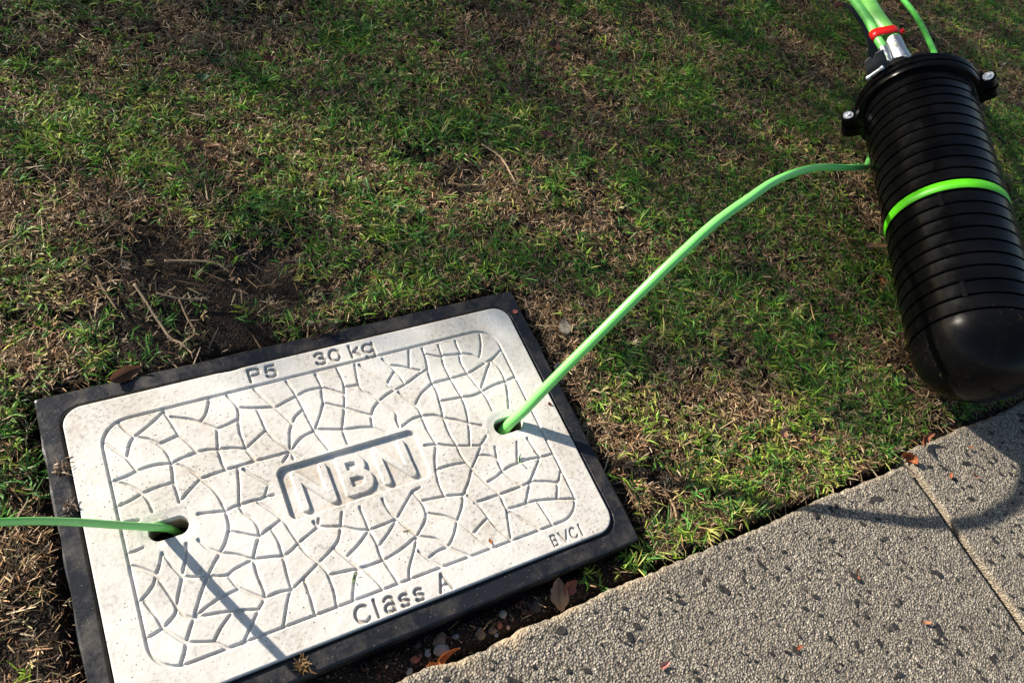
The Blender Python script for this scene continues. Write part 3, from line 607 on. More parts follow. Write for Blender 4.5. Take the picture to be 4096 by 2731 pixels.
# conduits entering the ports
thick = [wp(.655, -.064, .040), (1.400, .462, .166), (1.411, .499, .167), (1.427, .537, .168), (1.435, .562, .168), (1.448, .623, .166), (1.480, .694, .160), (1.505, .738, .150), (1.560, .814, .130), (1.60, .9, .09)]
o1 = cable('green_conduit', thick, .0195, m_green2, 'thickest, palest green conduit, wrapped in foil where it enters the closure', 32)
thin = [wp(.655, -.088, .030), (1.352, .455, .162), (1.366, .480, .163), (1.388, .527, .165), (1.395, .554, .166), (1.421, .623, .165), (1.447, .699, .158), (1.471, .744, .148), (1.524, .819, .128), (1.56, .9, .09)]
o2 = cable('green_conduit', thin, .0095, m_green, 'slimmer green conduit tied with red along the left of the thickest one', 24)
right = [wp(.655, .012, .075), (1.545, .470, .148), (1.576, .508, .140), (1.632, .592, .130), (1.684, .675, .118), (1.722, .753, .105), (1.752, .800, .095), (1.824, .886, .07), (1.88, .95, .03)]
o3 = cable('green_conduit', right, .0066, m_green3, 'single thin green conduit with faint dark marks, right of the tied pair', 20)
def sleeve(name, pts, i0, i1, r, m, parent, crumple=.0, n=36, sub=8):
    P = catmull(pts, sub)[i0:i1]; V, F = tube_np(P, r, n, False)
    V = np.array(V); rg = np.random.default_rng(3); 
    if crumple:
        for i in range(len(P)):
            k_ = rg.normal(0, crumple*(.3+1.0*(1-i/len(P))), n); k_ = np.convolve(np.concatenate([k_, k_[:2]]), [.3, .4, .3], 'valid')[:n]
            c_ = P[i]; d_ = V[i*n:(i+1)*n]-c_; V[i*n:(i+1)*n] = c_+d_*(1+k_[:, None]/r)
    me = mesh_py(name, V, F); o = link(name, me, m); o.parent = parent; return o
sleeve('foil_wrap', thick, 3, 25, .0203, m_foil, o1, .0012)
sleeve('foil_wrap', thin, 3, 24, .0103, m_foil, o2, .0013)
# printed marks on the right conduit: dark flecks in its own surface
# red tie around the pair
Pt = catmull(thick, 8); Pn = catmull(thin, 8)
ia = 30; c1_ = Pt[ia]; c2_ = Pn[np.argmin(np.linalg.norm(Pn-c1_, axis=1))]; ax = Pt[ia+1]-Pt[ia-1]; ax /= np.linalg.norm(ax)
e1 = (c2_-c1_)-ax*((c2_-c1_)@ax); dd_ = np.linalg.norm(e1); e1 /= dd_; e2 = np.cross(ax, e1)
ra, rb_ = .0212, .0112; be = math.acos((ra-rb_)/dd_)
loop = [c1_+ra*(math.cos(t_)*e1+math.sin(t_)*e2) for t_ in np.linspace(be, 2*math.pi-be, 26)]+[c1_+e1*dd_+rb_*(math.cos(t_)*e1+math.sin(t_)*e2) for t_ in np.linspace(-be, be, 14)]
V = []; F = []; n = len(loop); cen = c1_+e1*dd_*.4
hw_ = .0120
for p in loop:
    o_ = (p-cen)/np.linalg.norm(p-cen)*.0011
    for (a, b_) in ((-hw_, 0), (-hw_, 1), (hw_, 1), (hw_, 0)): V.append(p+ax*a+o_*b_)
for i in range(n):
    j = (i+1) % n
    for k_ in range(4): F.append((i*4+k_, i*4+(k_+1) % 4, j*4+(k_+1) % 4, j*4+k_))
tie = link('cable_tie', mesh_py('cable_tie', V, F), m_red); tag(tie, 'bright red tape tie wrapped round the two green conduits above the foil', 'cable tie')
kp = loop[8]; bm = bmesh.new()
for dv, sz in (((0, 0, 0), (.010, .006, .005)), ((.005, .002, .003), (.006, .003, .008)), ((.004, -.003, .004), (.003, .008, .003))):
    r_ = bmesh.ops.create_cube(bm, size=1, matrix=Matrix.Translation(Vector(kp)+Vector(dv)+Vector((.004, 0, 0))) @ Matrix.Rotation(.6+sz[0]*90, 4, 'Z') @ Matrix.Diagonal((*sz, 1)))
link('knot', bm_mesh('knot', bm, False), m_red, tie)
# dark strap behind the conduits
st_ = [(1.583, .628, .012), (1.615, .69, .03), (1.642, .755, .03), (1.652, .81, .03), (1.652, .842, .025), (1.640, .856, .02), (1.628, .850, .016)]
P = catmull(st_, 6); wd = np.interp(np.linspace(0, 1, len(P)), [0, .5, .8, 1], [.024, .018, .012, .006]); V = []; F = []
for i, p in enumerate(P):
    t_ = P[min(i+1, len(P)-1)]-P[max(i-1, 0)]; t_ /= np.linalg.norm(t_); s_ = np.cross(t_, (0, 0, 1)); s_ /= np.linalg.norm(s_)
    for a, b_ in ((-1, 0), (1, 0), (1, 1), (-1, 1)): V.append(p+s_*a*wd[i]*.6+np.array([0, 0, .004*b_]))
for i in range(len(P)-1):
    for k_ in range(4): F.append((i*4+k_, i*4+(k_+1) % 4, i*4+4+(k_+1) % 4, i*4+4+k_))
F += [(0, 1, 2, 3), tuple(len(V)-4+k_ for k_ in (3, 2, 1, 0))]
me = mesh_py('strap', V, F, False); stp = link('strap', me, [m_blk2, m_darkred]); 
me.polygons.foreach_set('material_index', [1 if i//4 > len(P)*.72 else 0 for i in range(len(F))])
tag(stp, 'black webbing strap with a dark red end lying behind the thick conduits', 'strap')

# ------------------------------------------------------------------ lawn: blades and straw as real geometry
POLY = np.array([(-.295, 1.05), (2.47, .845), (.819, -.632), (-.436, -.114)])
def poly_out(x, y):
    """signed distance-ish: positive outside the seen ground"""
    d = np.full(np.shape(x), -9.)
    for i in range(4):
        a = POLY[i]; b_ = POLY[(i+1) % 4]; e = (b_-a)/np.linalg.norm(b_-a); n = np.array([-e[1], e[0]])
        d = np.maximum(d, (x-a[0])*n[0]+(y-a[1])*n[1])
    return d
def lawn_ok(x, y):
    ok = (y > -.270+.010*noise(x, y, .03, 61, 2)+.012*((x > .9))) & ~((np.abs(x) < FX+.004) & (np.abs(y) < FY+.004))
    return ok
def sample(n, x0=-.62, x1=2.75, y0=-.30, y1=1.3, out=.14):
    x = rng.uniform(x0, x1, n); y = rng.uniform(y0, y1, n)
    d = poly_out(x, y); p = np.where(d < .06, 1, np.clip(1-(d-.06)/out, 0, 1))
    k = (rng.random(n) < p) & lawn_ok(x, y); return x[k], y[k]
def blade_mesh(name, base, az, el, droop, L, W, tint, m, seg=3, tipw=.25, roll=None):
    n = len(az); ts = np.linspace(0, 1, seg+1)
    Pc = [base]; p = base.copy(); e = el.copy()
    h = np.stack([np.cos(az), np.sin(az)], 1)
    for i in range(seg):
        dl = L/seg
        d = np.stack([h[:, 0]*np.cos(e), h[:, 1]*np.cos(e), np.sin(e)], 1)
        p = p+d*dl[:, None]; Pc.append(p); e = e-droop
    side = np.stack([-h[:, 1], h[:, 0], np.zeros(n)], 1)
    if roll is None: roll = rng.normal(0, .5, n)
    side = side*np.cos(roll)[:, None]; side[:, 2] = np.sin(roll)
    prof = np.interp(ts, [0, .35, .75, 1], [.7, 1., .8, tipw])
    V = np.zeros((n, (seg+1)*2, 3), np.float32)
    for i in range(seg+1):
        V[:, 2*i] = Pc[i]-side*(W*prof[i]/2)[:, None]; V[:, 2*i+1] = Pc[i]+side*(W*prof[i]/2)[:, None]
    k = (seg+1)*2
    q = np.array([[2*i, 2*i+1, 2*i+3, 2*i+2] for i in range(seg)])
    F = (np.arange(n)[:, None, None]*k+q[None]).reshape(-1)
    tv = np.repeat(tint[:, None, :], k, 1)
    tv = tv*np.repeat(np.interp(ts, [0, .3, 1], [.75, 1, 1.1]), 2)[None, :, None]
    me = npmesh(name, V.reshape(-1, 3), F, np.full(n*seg, 4), tint=tv.reshape(-1, 3))
    return link(name, me, m)

def g_amt(x, y):
    g = .80*sstep(.38, .66, noise(x, y, .16, 101, 3)+.10*(noise(x, y, .03, 105)-.5)) + .10
    g = np.maximum(g*(1-.92*blobs(x, y, DRY)), blobs(x, y, GREEN)*(1-.5*blobs(x, y, DRY)))
    g = g*(1-.97*np.clip(blobs(x, y, BARE)*1.15, 0, 1))
    g = g*(.25+.75*sstep(.004, .03, np.hypot(np.maximum(np.abs(x)-FX, 0), np.maximum(np.abs(y)-FY, 0))))
    g = np.where((y < -.233) & (x < .40), g*0+blobs(x, y, [(.285, -.258, .022, 1), (.345, -.25, .028, .9), (.39, -.25, .03, 1)]), g)
    return g
def trench(x, y): return (y < -.231) & (x < .36+.03*noise(x, y, .03, 77))

def pick(cols, n, jit=.16):
    c = np.array(cols)[rng.integers(0, len(cols), n)]
    return np.clip(.86*c*rng.lognormal(0, jit, (n, 1))*rng.lognormal(0, .06, (n, 3)), 0, .9)

STRAW = [(.52, .40, .24), (.44, .30, .165), (.36, .24, .13), (.27, .165, .085), (.50, .37, .21), (.19, .11, .055), (.33, .25, .16), (.40, .25, .12), (.13, .08, .045)]
GREENS = [(.085, .25, .030), (.062, .19, .025), (.13, .32, .035), (.045, .145, .028), (.20, .38, .045), (.10, .26, .05)]
YELL = [(.36, .48, .06), (.29, .45, .05), (.46, .48, .12)]

# lower layer of lying straw
x, y = sample(620000)
dens = .30+.70*sstep(.25, .6, noise(x, y, .05, 111, 2)); dens = dens*(1-.96*np.clip(1.3*blobs(x, y, BARE), 0, 1)); dens = np.where(trench(x, y), .03, dens)
dens = np.maximum(dens, .9*blobs(x, y, DRY)*(1-.93*np.clip(1.2*blobs(x, y, BARE), 0, 1)))
df = np.hypot(np.maximum(np.abs(x)-FX, 0), np.maximum(np.abs(y)-FY, 0)); dens = dens*(.12+.88*sstep(.006, .022, df))
k_ = rng.random(len(x)) < dens; x, y = x[k_], y[k_]; n = len(x)
lift = rng.uniform(0, .013, n)*(1-.6*blobs(x, y, BARE))
z = soil_h(x, y)+.001+lift
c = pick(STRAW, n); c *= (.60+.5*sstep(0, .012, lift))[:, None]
patch = noise(x, y, .09, 131, 2); c = c*np.stack([.85+.35*patch, .85+.30*patch, .9+.2*patch], 1)
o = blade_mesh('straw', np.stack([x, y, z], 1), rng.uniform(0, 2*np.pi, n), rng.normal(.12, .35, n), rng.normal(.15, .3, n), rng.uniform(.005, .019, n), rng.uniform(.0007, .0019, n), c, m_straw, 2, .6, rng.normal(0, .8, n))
tag(o, 'matted dead brown straw lying under and between the green grass', 'dry grass', kind='stuff')
# loose stems and runners lying through the turf
x, y = sample(7000); dd = np.maximum(.25, np.maximum(blobs(x, y, DRY), .8*blobs(x, y, BARE))); dd = np.where(trench(x, y), .08, dd); k_ = rng.random(len(x)) < dd; x, y = x[k_], y[k_]; n = len(x)
o = blade_mesh('dead_stems', np.stack([x, y, soil_h(x, y)+.004+rng.uniform(0, .012, n)*(1-.5*blobs(x, y, BARE))], 1), rng.uniform(0, 6.28, n), rng.normal(.02, .12, n), rng.normal(0, .05, n), rng.uniform(.018, .055, n), rng.uniform(.0012, .0022, n), pick(STRAW, n, .2), m_straw, 4, .7, rng.normal(0, .5, n))
tag(o, 'long dead stems lying loose across the soil and through the turf', 'dry grass', kind='stuff')
# stubby dry shoots standing in clusters
x, y = sample(19000)
dd = .30+.7*blobs(x, y, DRY); dd = dd*(1-.75*blobs(x, y, BARE)); dd = np.where(trench(x, y), 0, dd)*(.2+.8*sstep(.004, .02, np.hypot(np.maximum(np.abs(x)-FX, 0), np.maximum(np.abs(y)-FY, 0))))
k_ = rng.random(len(x)) < dd; cx, cy = x[k_], y[k_]; nb = 8
n = len(cx)*nb; bx = np.repeat(cx, nb)+rng.normal(0, .0022, n); by = np.repeat(cy, nb)+rng.normal(0, .0022, n)
c = np.repeat(pick(STRAW[:4]+STRAW[5:7], len(cx), .2), nb, 0)*rng.lognormal(0, .18, (n, 1)); c = np.clip(c*1.15, 0, .85)
z = soil_h(bx, by)+.002+np.repeat(rng.uniform(0, .008, len(cx)), nb)
lean = np.repeat(rng.uniform(0, 2*np.pi, len(cx)), nb)
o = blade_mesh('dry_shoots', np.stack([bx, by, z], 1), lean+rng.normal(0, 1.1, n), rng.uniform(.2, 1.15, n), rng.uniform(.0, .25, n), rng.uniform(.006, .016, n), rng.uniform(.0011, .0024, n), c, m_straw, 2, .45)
tag(o, 'tufts of pale cut dry grass shoots standing in the lawn', 'dry grass', kind='stuff')
# green tufts
x, y = sample(64000)
g = g_amt(x, y); k_ = rng.random(len(x)) < g; cx, cy = x[k_], y[k_]; nb = 7; m0 = len(cx); n = m0*nb
size = rng.uniform(.65, 1.25, m0)*(.85+.5*sstep(.45, .7, noise(cx, cy, .10, 141)))
bx = np.repeat(cx, nb)+rng.normal(0, .0035, n); by = np.repeat(cy, nb)+rng.normal(0, .0040, n)
z = soil_h(bx, by)+.003+np.repeat(rng.uniform(0, .012, m0), nb)
tc = pick(GREENS, m0, .2); yel = rng.random(m0) < .15+.28*(cy < .0)*(cx < .8)+.25*blobs(cx, cy, [(-.12, .74, .15, 1), (.12, .6, .1, 1), (-.33, .38, .08, 1)]); tc[yel] = pick(YELL, yel.sum(), .15)  # more yellow tufts on sunlit spots: sunlight put into the blade colour
c = np.repeat(tc, nb, 0)*rng.lognormal(0, .2, (n, 1)); yb = rng.random(n) < .10; c[yb] = pick(YELL+[(.42, .33, .16)], yb.sum())
lean = np.repeat(rng.uniform(0, 2*np.pi, m0), nb)
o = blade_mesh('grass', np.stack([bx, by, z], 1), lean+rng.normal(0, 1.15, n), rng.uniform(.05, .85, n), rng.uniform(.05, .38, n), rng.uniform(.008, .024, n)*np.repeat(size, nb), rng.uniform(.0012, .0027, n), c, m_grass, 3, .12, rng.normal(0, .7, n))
tag(o, 'short patchy green lawn grass growing through the dead straw', 'grass', kind='stuff')
# sparse far lawn for the ground outside the picture
x, y = rng.uniform(-2.2, 5, 60000), rng.uniform(-.28, 4, 60000); k_ = (poly_out(x, y) > .12) & lawn_ok(x, y); x, y = x[k_], y[k_]; n = len(x)
isg = rng.random(n) < .55; c = np.where(isg[:, None], pick(GREENS, n), pick(STRAW, n))
o = blade_mesh('rough_grass', np.stack([x, y, soil_h(x, y)], 1), rng.uniform(0, 6.28, n), rng.uniform(.1, .9, n), rng.uniform(.1, .4, n), rng.uniform(.03, .06, n), rng.uniform(.004, .008, n), c, m_grass, 3, .15)
tag(o, 'coarser lawn grass around the outside of the picture', 'grass', kind='stuff')
# grit in the strip between frame and path
n = 2600; x = rng.uniform(-.35, .36, n); y = rng.uniform(-.283, -.232, n); z = soil_h(x, y); s_ = rng.uniform(.0005, .0019, n)
oc = np.array([(1, 0, 0), (-1, 0, 0), (0, 1, 0), (0, -1, 0), (0, 0, 1), (0, 0, -1)], float)
V = np.stack([x, y, z], 1)[:, None, :]+oc[None]*s_[:, None, None]*rng.uniform(.6, 1.4, (n, 6, 1))
tri = np.array([(0, 2, 4), (2, 1, 4), (1, 3, 4), (3, 0, 4), (2, 0, 5), (1, 2, 5), (3, 1, 5), (0, 3, 5)])
F = (np.arange(n)[:, None, None]*6+tri[None]).reshape(-1)
c = pick([(.05, .035, .025), (.03, .022, .018), (.12, .085, .06), (.16, .06, .04), (.2, .18, .16)], n, .3)
o = link('grit', npmesh('grit', V.reshape(-1, 3), F, np.full(n*8, 3), tint=np.repeat(c, 6, 0)), m_straw)
tag(o, 'crumbs of soil and fine grit in the dark strip between the frame and the path', 'grit', kind='stuff')

# ------------------------------------------------------------------ dry runners
def runner(pts, r, label, seed):
    rg = np.random.default_rng(seed); P = [(x, y, float(soil_h(x, y))+.010+.004*rg.random()) for x, y in pts]
    P = catmull(P, 10); P[:, :2] += np.cumsum(rg.normal(0, .0004, (len(P), 2)), 0)*.6
    rr = np.interp(np.linspace(0, 1, len(P)), [0, .8, 1], [1, .9, .45])*r*(1+.22*((np.arange(len(P)) % 6) == 0)+rg.normal(0, .06, len(P)))
    V, F = tube_np(P, rr, 8); V = list(V)
    for i in range(3, len(P)-1, 3):
        for _ in range(rg.integers(1, 4)):
            a = rg.uniform(0, 6.28); L = rg.uniform(.006, .016); d = np.array([math.cos(a), math.sin(a), rg.uniform(0, .8)]); d /= np.linalg.norm(d); s2 = np.cross(d, (0, 0, 1)); s2 /= np.linalg.norm(s2)
            n0 = len(V); w_ = rg.uniform(.0005, .0011)
            V += [P[i]-s2*w_, P[i]+s2*w_, P[i]+d*L+s2*w_*.3, P[i]+d*L-s2*w_*.3]; F.append((n0, n0+1, n0+2, n0+3))
    me = mesh_py('dry_runner', V, F); a = me.color_attributes.new('tint', 'FLOAT_COLOR', 'POINT')
    cc = np.ones((len(V), 4), np.float32); cc[:, :3] = np.array([(.36, .25, .15), (.44, .32, .2), (.28, .19, .11)][seed % 3]); a.data.foreach_set('color', cc.ravel())
    tag(link('dry_runner', me, m_straw), label, 'grass runner', 'dead grass runners')
runner([(-.204, .392), (-.191, .340), (-.176, .291), (-.162, .275), (-.152, .256)], .0021, 'long straight dead runner slanting across the bare soil to the black frame', 1)
runner([(-.250, .421), (-.244, .392), (-.234, .351)], .0018, 'short dead runner left of the long slanting one on the bare soil', 2)
runner([(-.154, .430), (-.114, .420), (-.082, .405), (-.066, .386)], .0022, 'arched pale runner along the upper edge of the bare soil patch', 3)
runner([(-.178, .368), (-.144, .354), (-.108, .347)], .0016, 'thin level runner in the middle of the bare soil patch', 4)
runner([(-.150, .351), (-.146, .320), (-.140, .292), (-.161, .279)], .0017, 'hooked dead runner ending beside the long slanting one', 5)
runner([(-.255, .380), (-.265, .345)], .0013, 'leftmost short twig of runner on the bare soil', 6)
runner([(.453, .569), (.476, .527), (.476, .478), (.477, .445)], .0019, 'thick knobbly pale runner in the dry patch in the upper middle of the lawn', 7)
runner([(.354, .495), (.373, .479), (.395, .481)], .0018, 'small dead runner beside the hole in the upper middle of the lawn', 8)
runner([(.370, -.034), (.400, -.040), (.431, -.057)], .0018, 'dead runner close to the right side of the black frame by the cable shadow', 9)
runner([(.400, -.116), (.427, -.116), (.450, -.111)], .0018, 'bowed dead runner between the frame corner and the small soil hollow', 10)
runner([(.444, -.190), (.442, -.208), (.432, -.226)], .0020, 'upright dead runner near the path edge right of the frame corner', 11)

# ------------------------------------------------------------------ fallen leaves
def leaf(x, y, z, L, W, az, curl, colr, label, seed, tilt=.1, fold=.3, name='fallen_leaf', cat='fallen leaf', jag_=.08):
    rg = np.random.default_rng(seed); nu, nv = 15, 7; V = []; T = []
    if z is None: z = float(soil_h(x, y))+.013
    tl = (rg.normal(0, .15), tilt)
    for i in range(nu):
        u = i/(nu-1); wv = math.sin(math.pi*u**.85)**.75*W/2 + (.0004 if 0 < i < nu-1 else .0002)
        for j in range(nv):
            v_ = (j/(nv-1)-.5)*2; ww = wv*(1+rg.normal(0, jag_) if abs(v_) == 1 else 1)
            px = (u-.5)*L; py = v_*ww
            pz = curl*(u-.5)**2*L*2 + abs(v_)*fold*wv + .04*L*math.sin(7*u+seed)*v_
            V.append((px, py, pz)); f_ = 1-.35*(abs(v_) < .1)+rg.normal(0, .07); T.append([c_*f_ for c_ in colr])
    F = [(i*nv+j, i*nv+j+1, (i+1)*nv+j+1, (i+1)*nv+j) for i in range(nu-1) for j in range(nv-1)]
    V = np.array(V); V[:, 2] -= V[:, 2].min()
    Rm = Matrix.Rotation(az, 3, 'Z') @ Matrix.Rotation(tl[1], 3, 'X') @ Matrix.Rotation(tl[0], 3, 'Y'); V = V @ np.array(Rm).T
    me = mesh_py(name, V, F); a = me.color_attributes.new('tint', 'FLOAT_COLOR', 'POINT'); c = np.ones((len(V), 4), np.float32); c[:, :3] = np.clip(T, 0, 1); a.data.foreach_set('color', c.ravel())
    o = link(name, me, m_leaf); o.location = (x, y, z); return tag(o, label, cat, {'fallen leaf': 'fallen leaves', 'weed': 'weed leaves'}.get(cat, 'crumbs of debris on the lid and path'))
BR, RD, OR, GY, TN, MR, DK = (.13, .06, .035), (.20, .055, .035), (.42, .13, .035), (.30, .27, .22), (.32, .20, .11), (.12, .03, .035), (.06, .03, .02)
leaf(-.245, .2375, -.006, .045, .020, .25, .5, BR, 'curled reddish brown leaf leaning on the upper left edge of the black frame', 1, .5, .9)
leaf(.420, .140, None, .034, .020, 1.15, .1, GY, 'pale grey dried leaf between the frame corner and the green conduit', 2, 0, .05)
leaf(.372, .068, -.008, .030, .017, .4, .1, (.26, .24, .19), 'grey green dried leaf half hidden under the arching conduit beside the frame', 3)
leaf(.563, .282, None, .045, .013, -.3, .2, DK, 'dark brown leaf in the dry patch above the middle of the arching conduit', 4)
leaf(1.15, .155, None, .105, .011, -.45, .8, (.14, .07, .04), 'long narrow curved brown leaf beside the closure under its green band', 5, .6, .3)
leaf(1.133, .061, None, .020, .012, .9, .3, OR, 'small orange leaf close to the left flank of the closure', 6)
leaf(.217, -.253, -.034, .048, .026, 1.15, .15, (.40, .25, .15), 'large tan oval leaf in the soil strip between frame and path', 7, .1, .15)
leaf(.236, -.249, -.033, .028, .018, .6, .4, (.24, .09, .07), 'small reddish leaf touching the large tan oval leaf', 8, .5, .4)
leaf(.032, -.268, -.026, .042, .010, .45, .7, OR, 'curled bright orange leaf lying at the edge of the path below the frame', 9, .6, .9)
leaf(.017, -.276, -.022, .022, .013, -.4, .7, OR, 'crumpled orange leaf scrap just under the curled bright orange leaf', 10, .3, .9, jag_=.3)
leaf(.900, -.272, -.004, .030, .018, -1.0, .9, (.30, .09, .03), 'rust orange leaf standing in the joint between the two path slabs', 11, .9, .9, jag_=.3)
leaf(.945, -.258, .002, .045, .014, .35, .6, (.24, .08, .04), 'rusty brown curled leaf along the lawn edge right of the path joint', 12, .5, .6, jag_=.25)
leaf(.654, -.146, None, .024, .015, .3, .3, (.30, .10, .06), 'leftmost of the three small leaves in the sunlit grass by the path', 13, .3, .3)
leaf(.697, -.158, None, .030, .013, .5, .3, (.40, .19, .13), 'middle pinkish brown leaf of the three in the sunlit grass by the path', 14, .3, .3)
leaf(.751, -.179, None, .022, .014, 1.0, .3, (.36, .13, .09), 'rightmost of the three small leaves in the sunlit grass by the path', 15, .3, .4)
leaf(.298, -.393, .000, .016, .007, .1, .4, (.50, .20, .17), 'tiny pink curled leaf lying on the grey path slab', 16, .2, .6)
leaf(.126, .854, None, .026, .014, .5, .4, MR, 'maroon leaf in the grass near the top left of the lawn', 17)
leaf(.181, .728, None, .024, .016, 1.2, .4, (.15, .05, .03), 'dark red brown leaf in the green area at the upper left', 18)
leaf(-.038, .655, None, .060, .008, -.5, .5, (.20, .09, .05), 'thin curved brown leaf in the sunny dry spot at the upper left', 19, .3)
leaf(.743, .823, None, .040, .026, 1.3, .4, (.10, .045, .03), 'broad dark leaf in the shaded grass at the top middle', 20)
leaf(.506, .673, None, .032, .012, .2, .3, (.24, .09, .04), 'narrow orange brown leaf in the upper middle of the lawn', 21)
leaf(.589, .567, None, .045, .013, -.4, .3, (.14, .04, .05), 'purplish folded leaf above the thick pale runner', 22, .3, .6)
leaf(.272, .504, None, .020, .010, 1.4, .4, OR, 'small upright orange leaf left of the dry hollow in the lawn', 23, .8)
leaf(.735, .501, None, .022, .014, .2, .4, (.16, .06, .04), 'small brown leaf above the bend of the arching conduit', 24)
leaf(1.838, .740, None, .050, .030, .6, .3, (.16, .08, .04), 'broad brown leaf beside the single thin conduit near the top right', 25)
leaf(1.50, .95, None, .045, .014, -.6, .3, (.16, .08, .05), 'brown leaf lying right of the thickest conduit at the top edge', 26)
leaf(.344, .187, -.0035, .013, .007, .1, .2, (.48, .15, .12), 'small salmon red chip of leaf on the top right corner of the black frame', 27, 0, .2)
leaf(.974, -.061, None, .016, .010, .6, .4, (.22, .07, .04), 'small rust leaf beside the rounded end of the closure, the lower one of two', 28)
leaf(.93, -.02, None, .018, .009, .1, .4, (.20, .07, .04), 'small rust leaf in the shaded grass left of the closure dome', 29)
leaf(.03, .86, None, .030, .020, .7, .3, (.035, .10, .03), 'broad dark green weed leaf at the upper left of the lawn', 30, .3, .2, 'weed_leaf', 'weed', .12)
leaf(-.005, .825, None, .026, .018, 0, .3, (.03, .095, .035), 'second green weed leaf, just left of and below the broad one', 31, .2, .2, 'weed_leaf', 'weed', .12)
leaf(.165, -.253, -.036, .026, .018, 1.9, .3, (.14, .07, .045), 'wide brown leaf scrap left of the large tan leaf in the soil strip', 32, .2, .3, jag_=.3)
leaf(.158, -.262, -.036, .014, .010, .4, .3, (.36, .18, .07), 'tiny yellow brown leaf scrap beside the dark stone in the soil strip', 33, .2, .3)
# ------------------------------------------------------------------ pebbles
def pebble(x, y, r, m, label, seed, flat=.6):
    rg = np.random.default_rng(seed); bm = bmesh.new(); bmesh.ops.create_icosphere(bm, subdivisions=3, radius=1)
    ph = rg.uniform(0, 6, 6); sx = rg.uniform(1., 1.45)
    for v in bm.verts:
        c_ = v.co; f_ = 1+.16*math.sin(2.1*c_.x+ph[0])*math.sin(2.7*c_.y+ph[1])+.09*math.sin(5*c_.x+ph[2])*math.sin(4*c_.z+ph[3])+.05*math.sin(9*c_.y+ph[4]+5*c_.x)
        v.co = Vector((c_.x*sx, c_.y, c_.z*flat))*f_*r
    bmesh.ops.rotate(bm, verts=bm.verts[:], matrix=Matrix.Rotation(ph[5], 3, 'Z'))
    o = link('pebble', bm_mesh('pebble', bm), m_rk[m]); o.location = (x, y, float(soil_h(x, y))+r*flat*.55); tag(o, label, 'pebble', 'pebbles')
for i, (x, y, r, m, l) in enumerate([
    (.131, -.248, .0080, 'grey', 'pale grey angular pebble alone in the middle of the soil strip'),
    (.092, -.260, .0085, 'brown', 'round brown pebble left of the pale grey angular one'),
    (.109, -.262, .0065, 'brown', 'flat brown pebble just right of the round brown one'),
    (.038, -.2475, .0105, 'brown', 'large brownish pebble against the frame above the grey striped one'),
    (.036, -.2610, .0120, 'grey', 'largest grey pebble in the soil strip next to the curled orange leaf'),
    (.018, -.256, .0060, 'blue', 'bluish pebble just left of the largest grey pebble'),
    (.121, -.259, .0055, 'red', 'brick red chip under the pale grey angular pebble'),
    (.131, -.266, .0035, 'pink', 'tiny pinkish chip beside the brick red chip'),
    (.112, -.269, .0036, 'blue', 'tiny blue grey pebble near the path under the flat brown pebble'),
    (.178, -.256, .0110, 'dark', 'dark flat stone left of the large tan leaf in the soil strip'),
    (.060, -.250, .0045, 'blue', 'small blue pebble right of the large brownish pebble'),
    (.000, -.257, .0060, 'red', 'red stone chip in the left part of the soil strip'),
    (.074, -.274, .0042, 'brown', 'small yellow brown pebble touching the path edge'),
    (-.012, -.268, .0058, 'grey', 'greenish grey pebble at the far left end of the soil strip'),
    (.010, -.242, .0050, 'dark', 'small dark pebble tight against the frame in the soil strip'),
    (.150, -.272, .0030, 'pink', 'tiny pale pink chip on the path rim'),
    (-.372, .075, .0050, 'blue', 'small blue grey pebble in the straw left of the frame'),
    (-.060, .405, .0055, 'dark', 'small dark stone on the bare soil patch')]):
    pebble(x, y, r*.72, m, l, 50+i)
# brown clump lying on the frame, loose bits on lid and path
def clump(x, y, z, r, n, cols, name, label, cat, seed, up=.6):
    rg = np.random.default_rng(seed); az_ = rg.uniform(0, 6.28, n); b0 = np.stack([x+rg.normal(0, r*.3, n), y+rg.normal(0, r*.3, n), z+rg.uniform(0, r*.5, n)], 1)
    c = np.array(cols)[rg.integers(0, len(cols), n)]*rg.lognormal(0, .2, (n, 1))
    o = blade_mesh(name, b0, az_, rg.uniform(-.1, up, n), rg.uniform(0, .4, n), rg.uniform(.4, 1.2, n)*r, rg.uniform(.10, .2, n)*r, c, m_straw, 3, .4); return tag(o, label, cat)
clump(-.135, -.2185, -.003, .011, 60, [(.2, .12, .05), (.1, .055, .025), (.3, .19, .08)], 'dry_clump', 'brown crumbly clump of dead grass on the lower bar of the black frame', 'dry clump', 91, 1.2)
clump(.03, .232, -.004, .022, 26, [(.06, .035, .02), (.03, .02, .015)], 'dry_clump', 'dark thin roots lying across the upper bar of the black frame', 'dry clump', 92, .3)
clump(-.341, .12, -.0042, .012, 60, [(.14, .09, .06), (.05, .035, .025), (.3, .22, .15)], 'dry_clump', 'wet soil and straw crumbs smeared on the upper left bar of the frame', 'dry clump', 93, .4)
clump(-.341, .065, -.0042, .012, 60, [(.12, .08, .06), (.04, .03, .025)], 'dry_clump', 'soil crumbs on the left bar of the frame above the green conduit', 'dry clump', 94, .4)
def bit(x, y, L, az_, colr, label, seed, W=None): return leaf(x, y, .0006, L, W or L*.18, az_, .5, colr, label, seed, .2, .3, 'debris', 'debris')
bit(.143, -.158, .009, 1.2, OR, 'tiny orange seed husk on the lower groove of the lid', 201, .004)
bit(.322, -.020+.03, .008, -.9, (.2, .07, .04), 'tiny rust flake on the lid right of the right hole', 202, .004)
bit(.262, -.055, .007, 1.5, (.34, .2, .12), 'tiny twig on the lid under the right hole', 203)
bit(.04, -.105, .012, -.1, (.30, .24, .15), 'thin straw on the lid under the NBN badge', 204, .0016)
bit(-.045, -.14, .012, .9, (.16, .28, .08), 'little green blade lying on the lower part of the lid', 205, .002)
bit(.235, -.06, .016, 1.1, (.06, .25, .05), 'green blade lying in a groove below the right hole', 206, .0026)
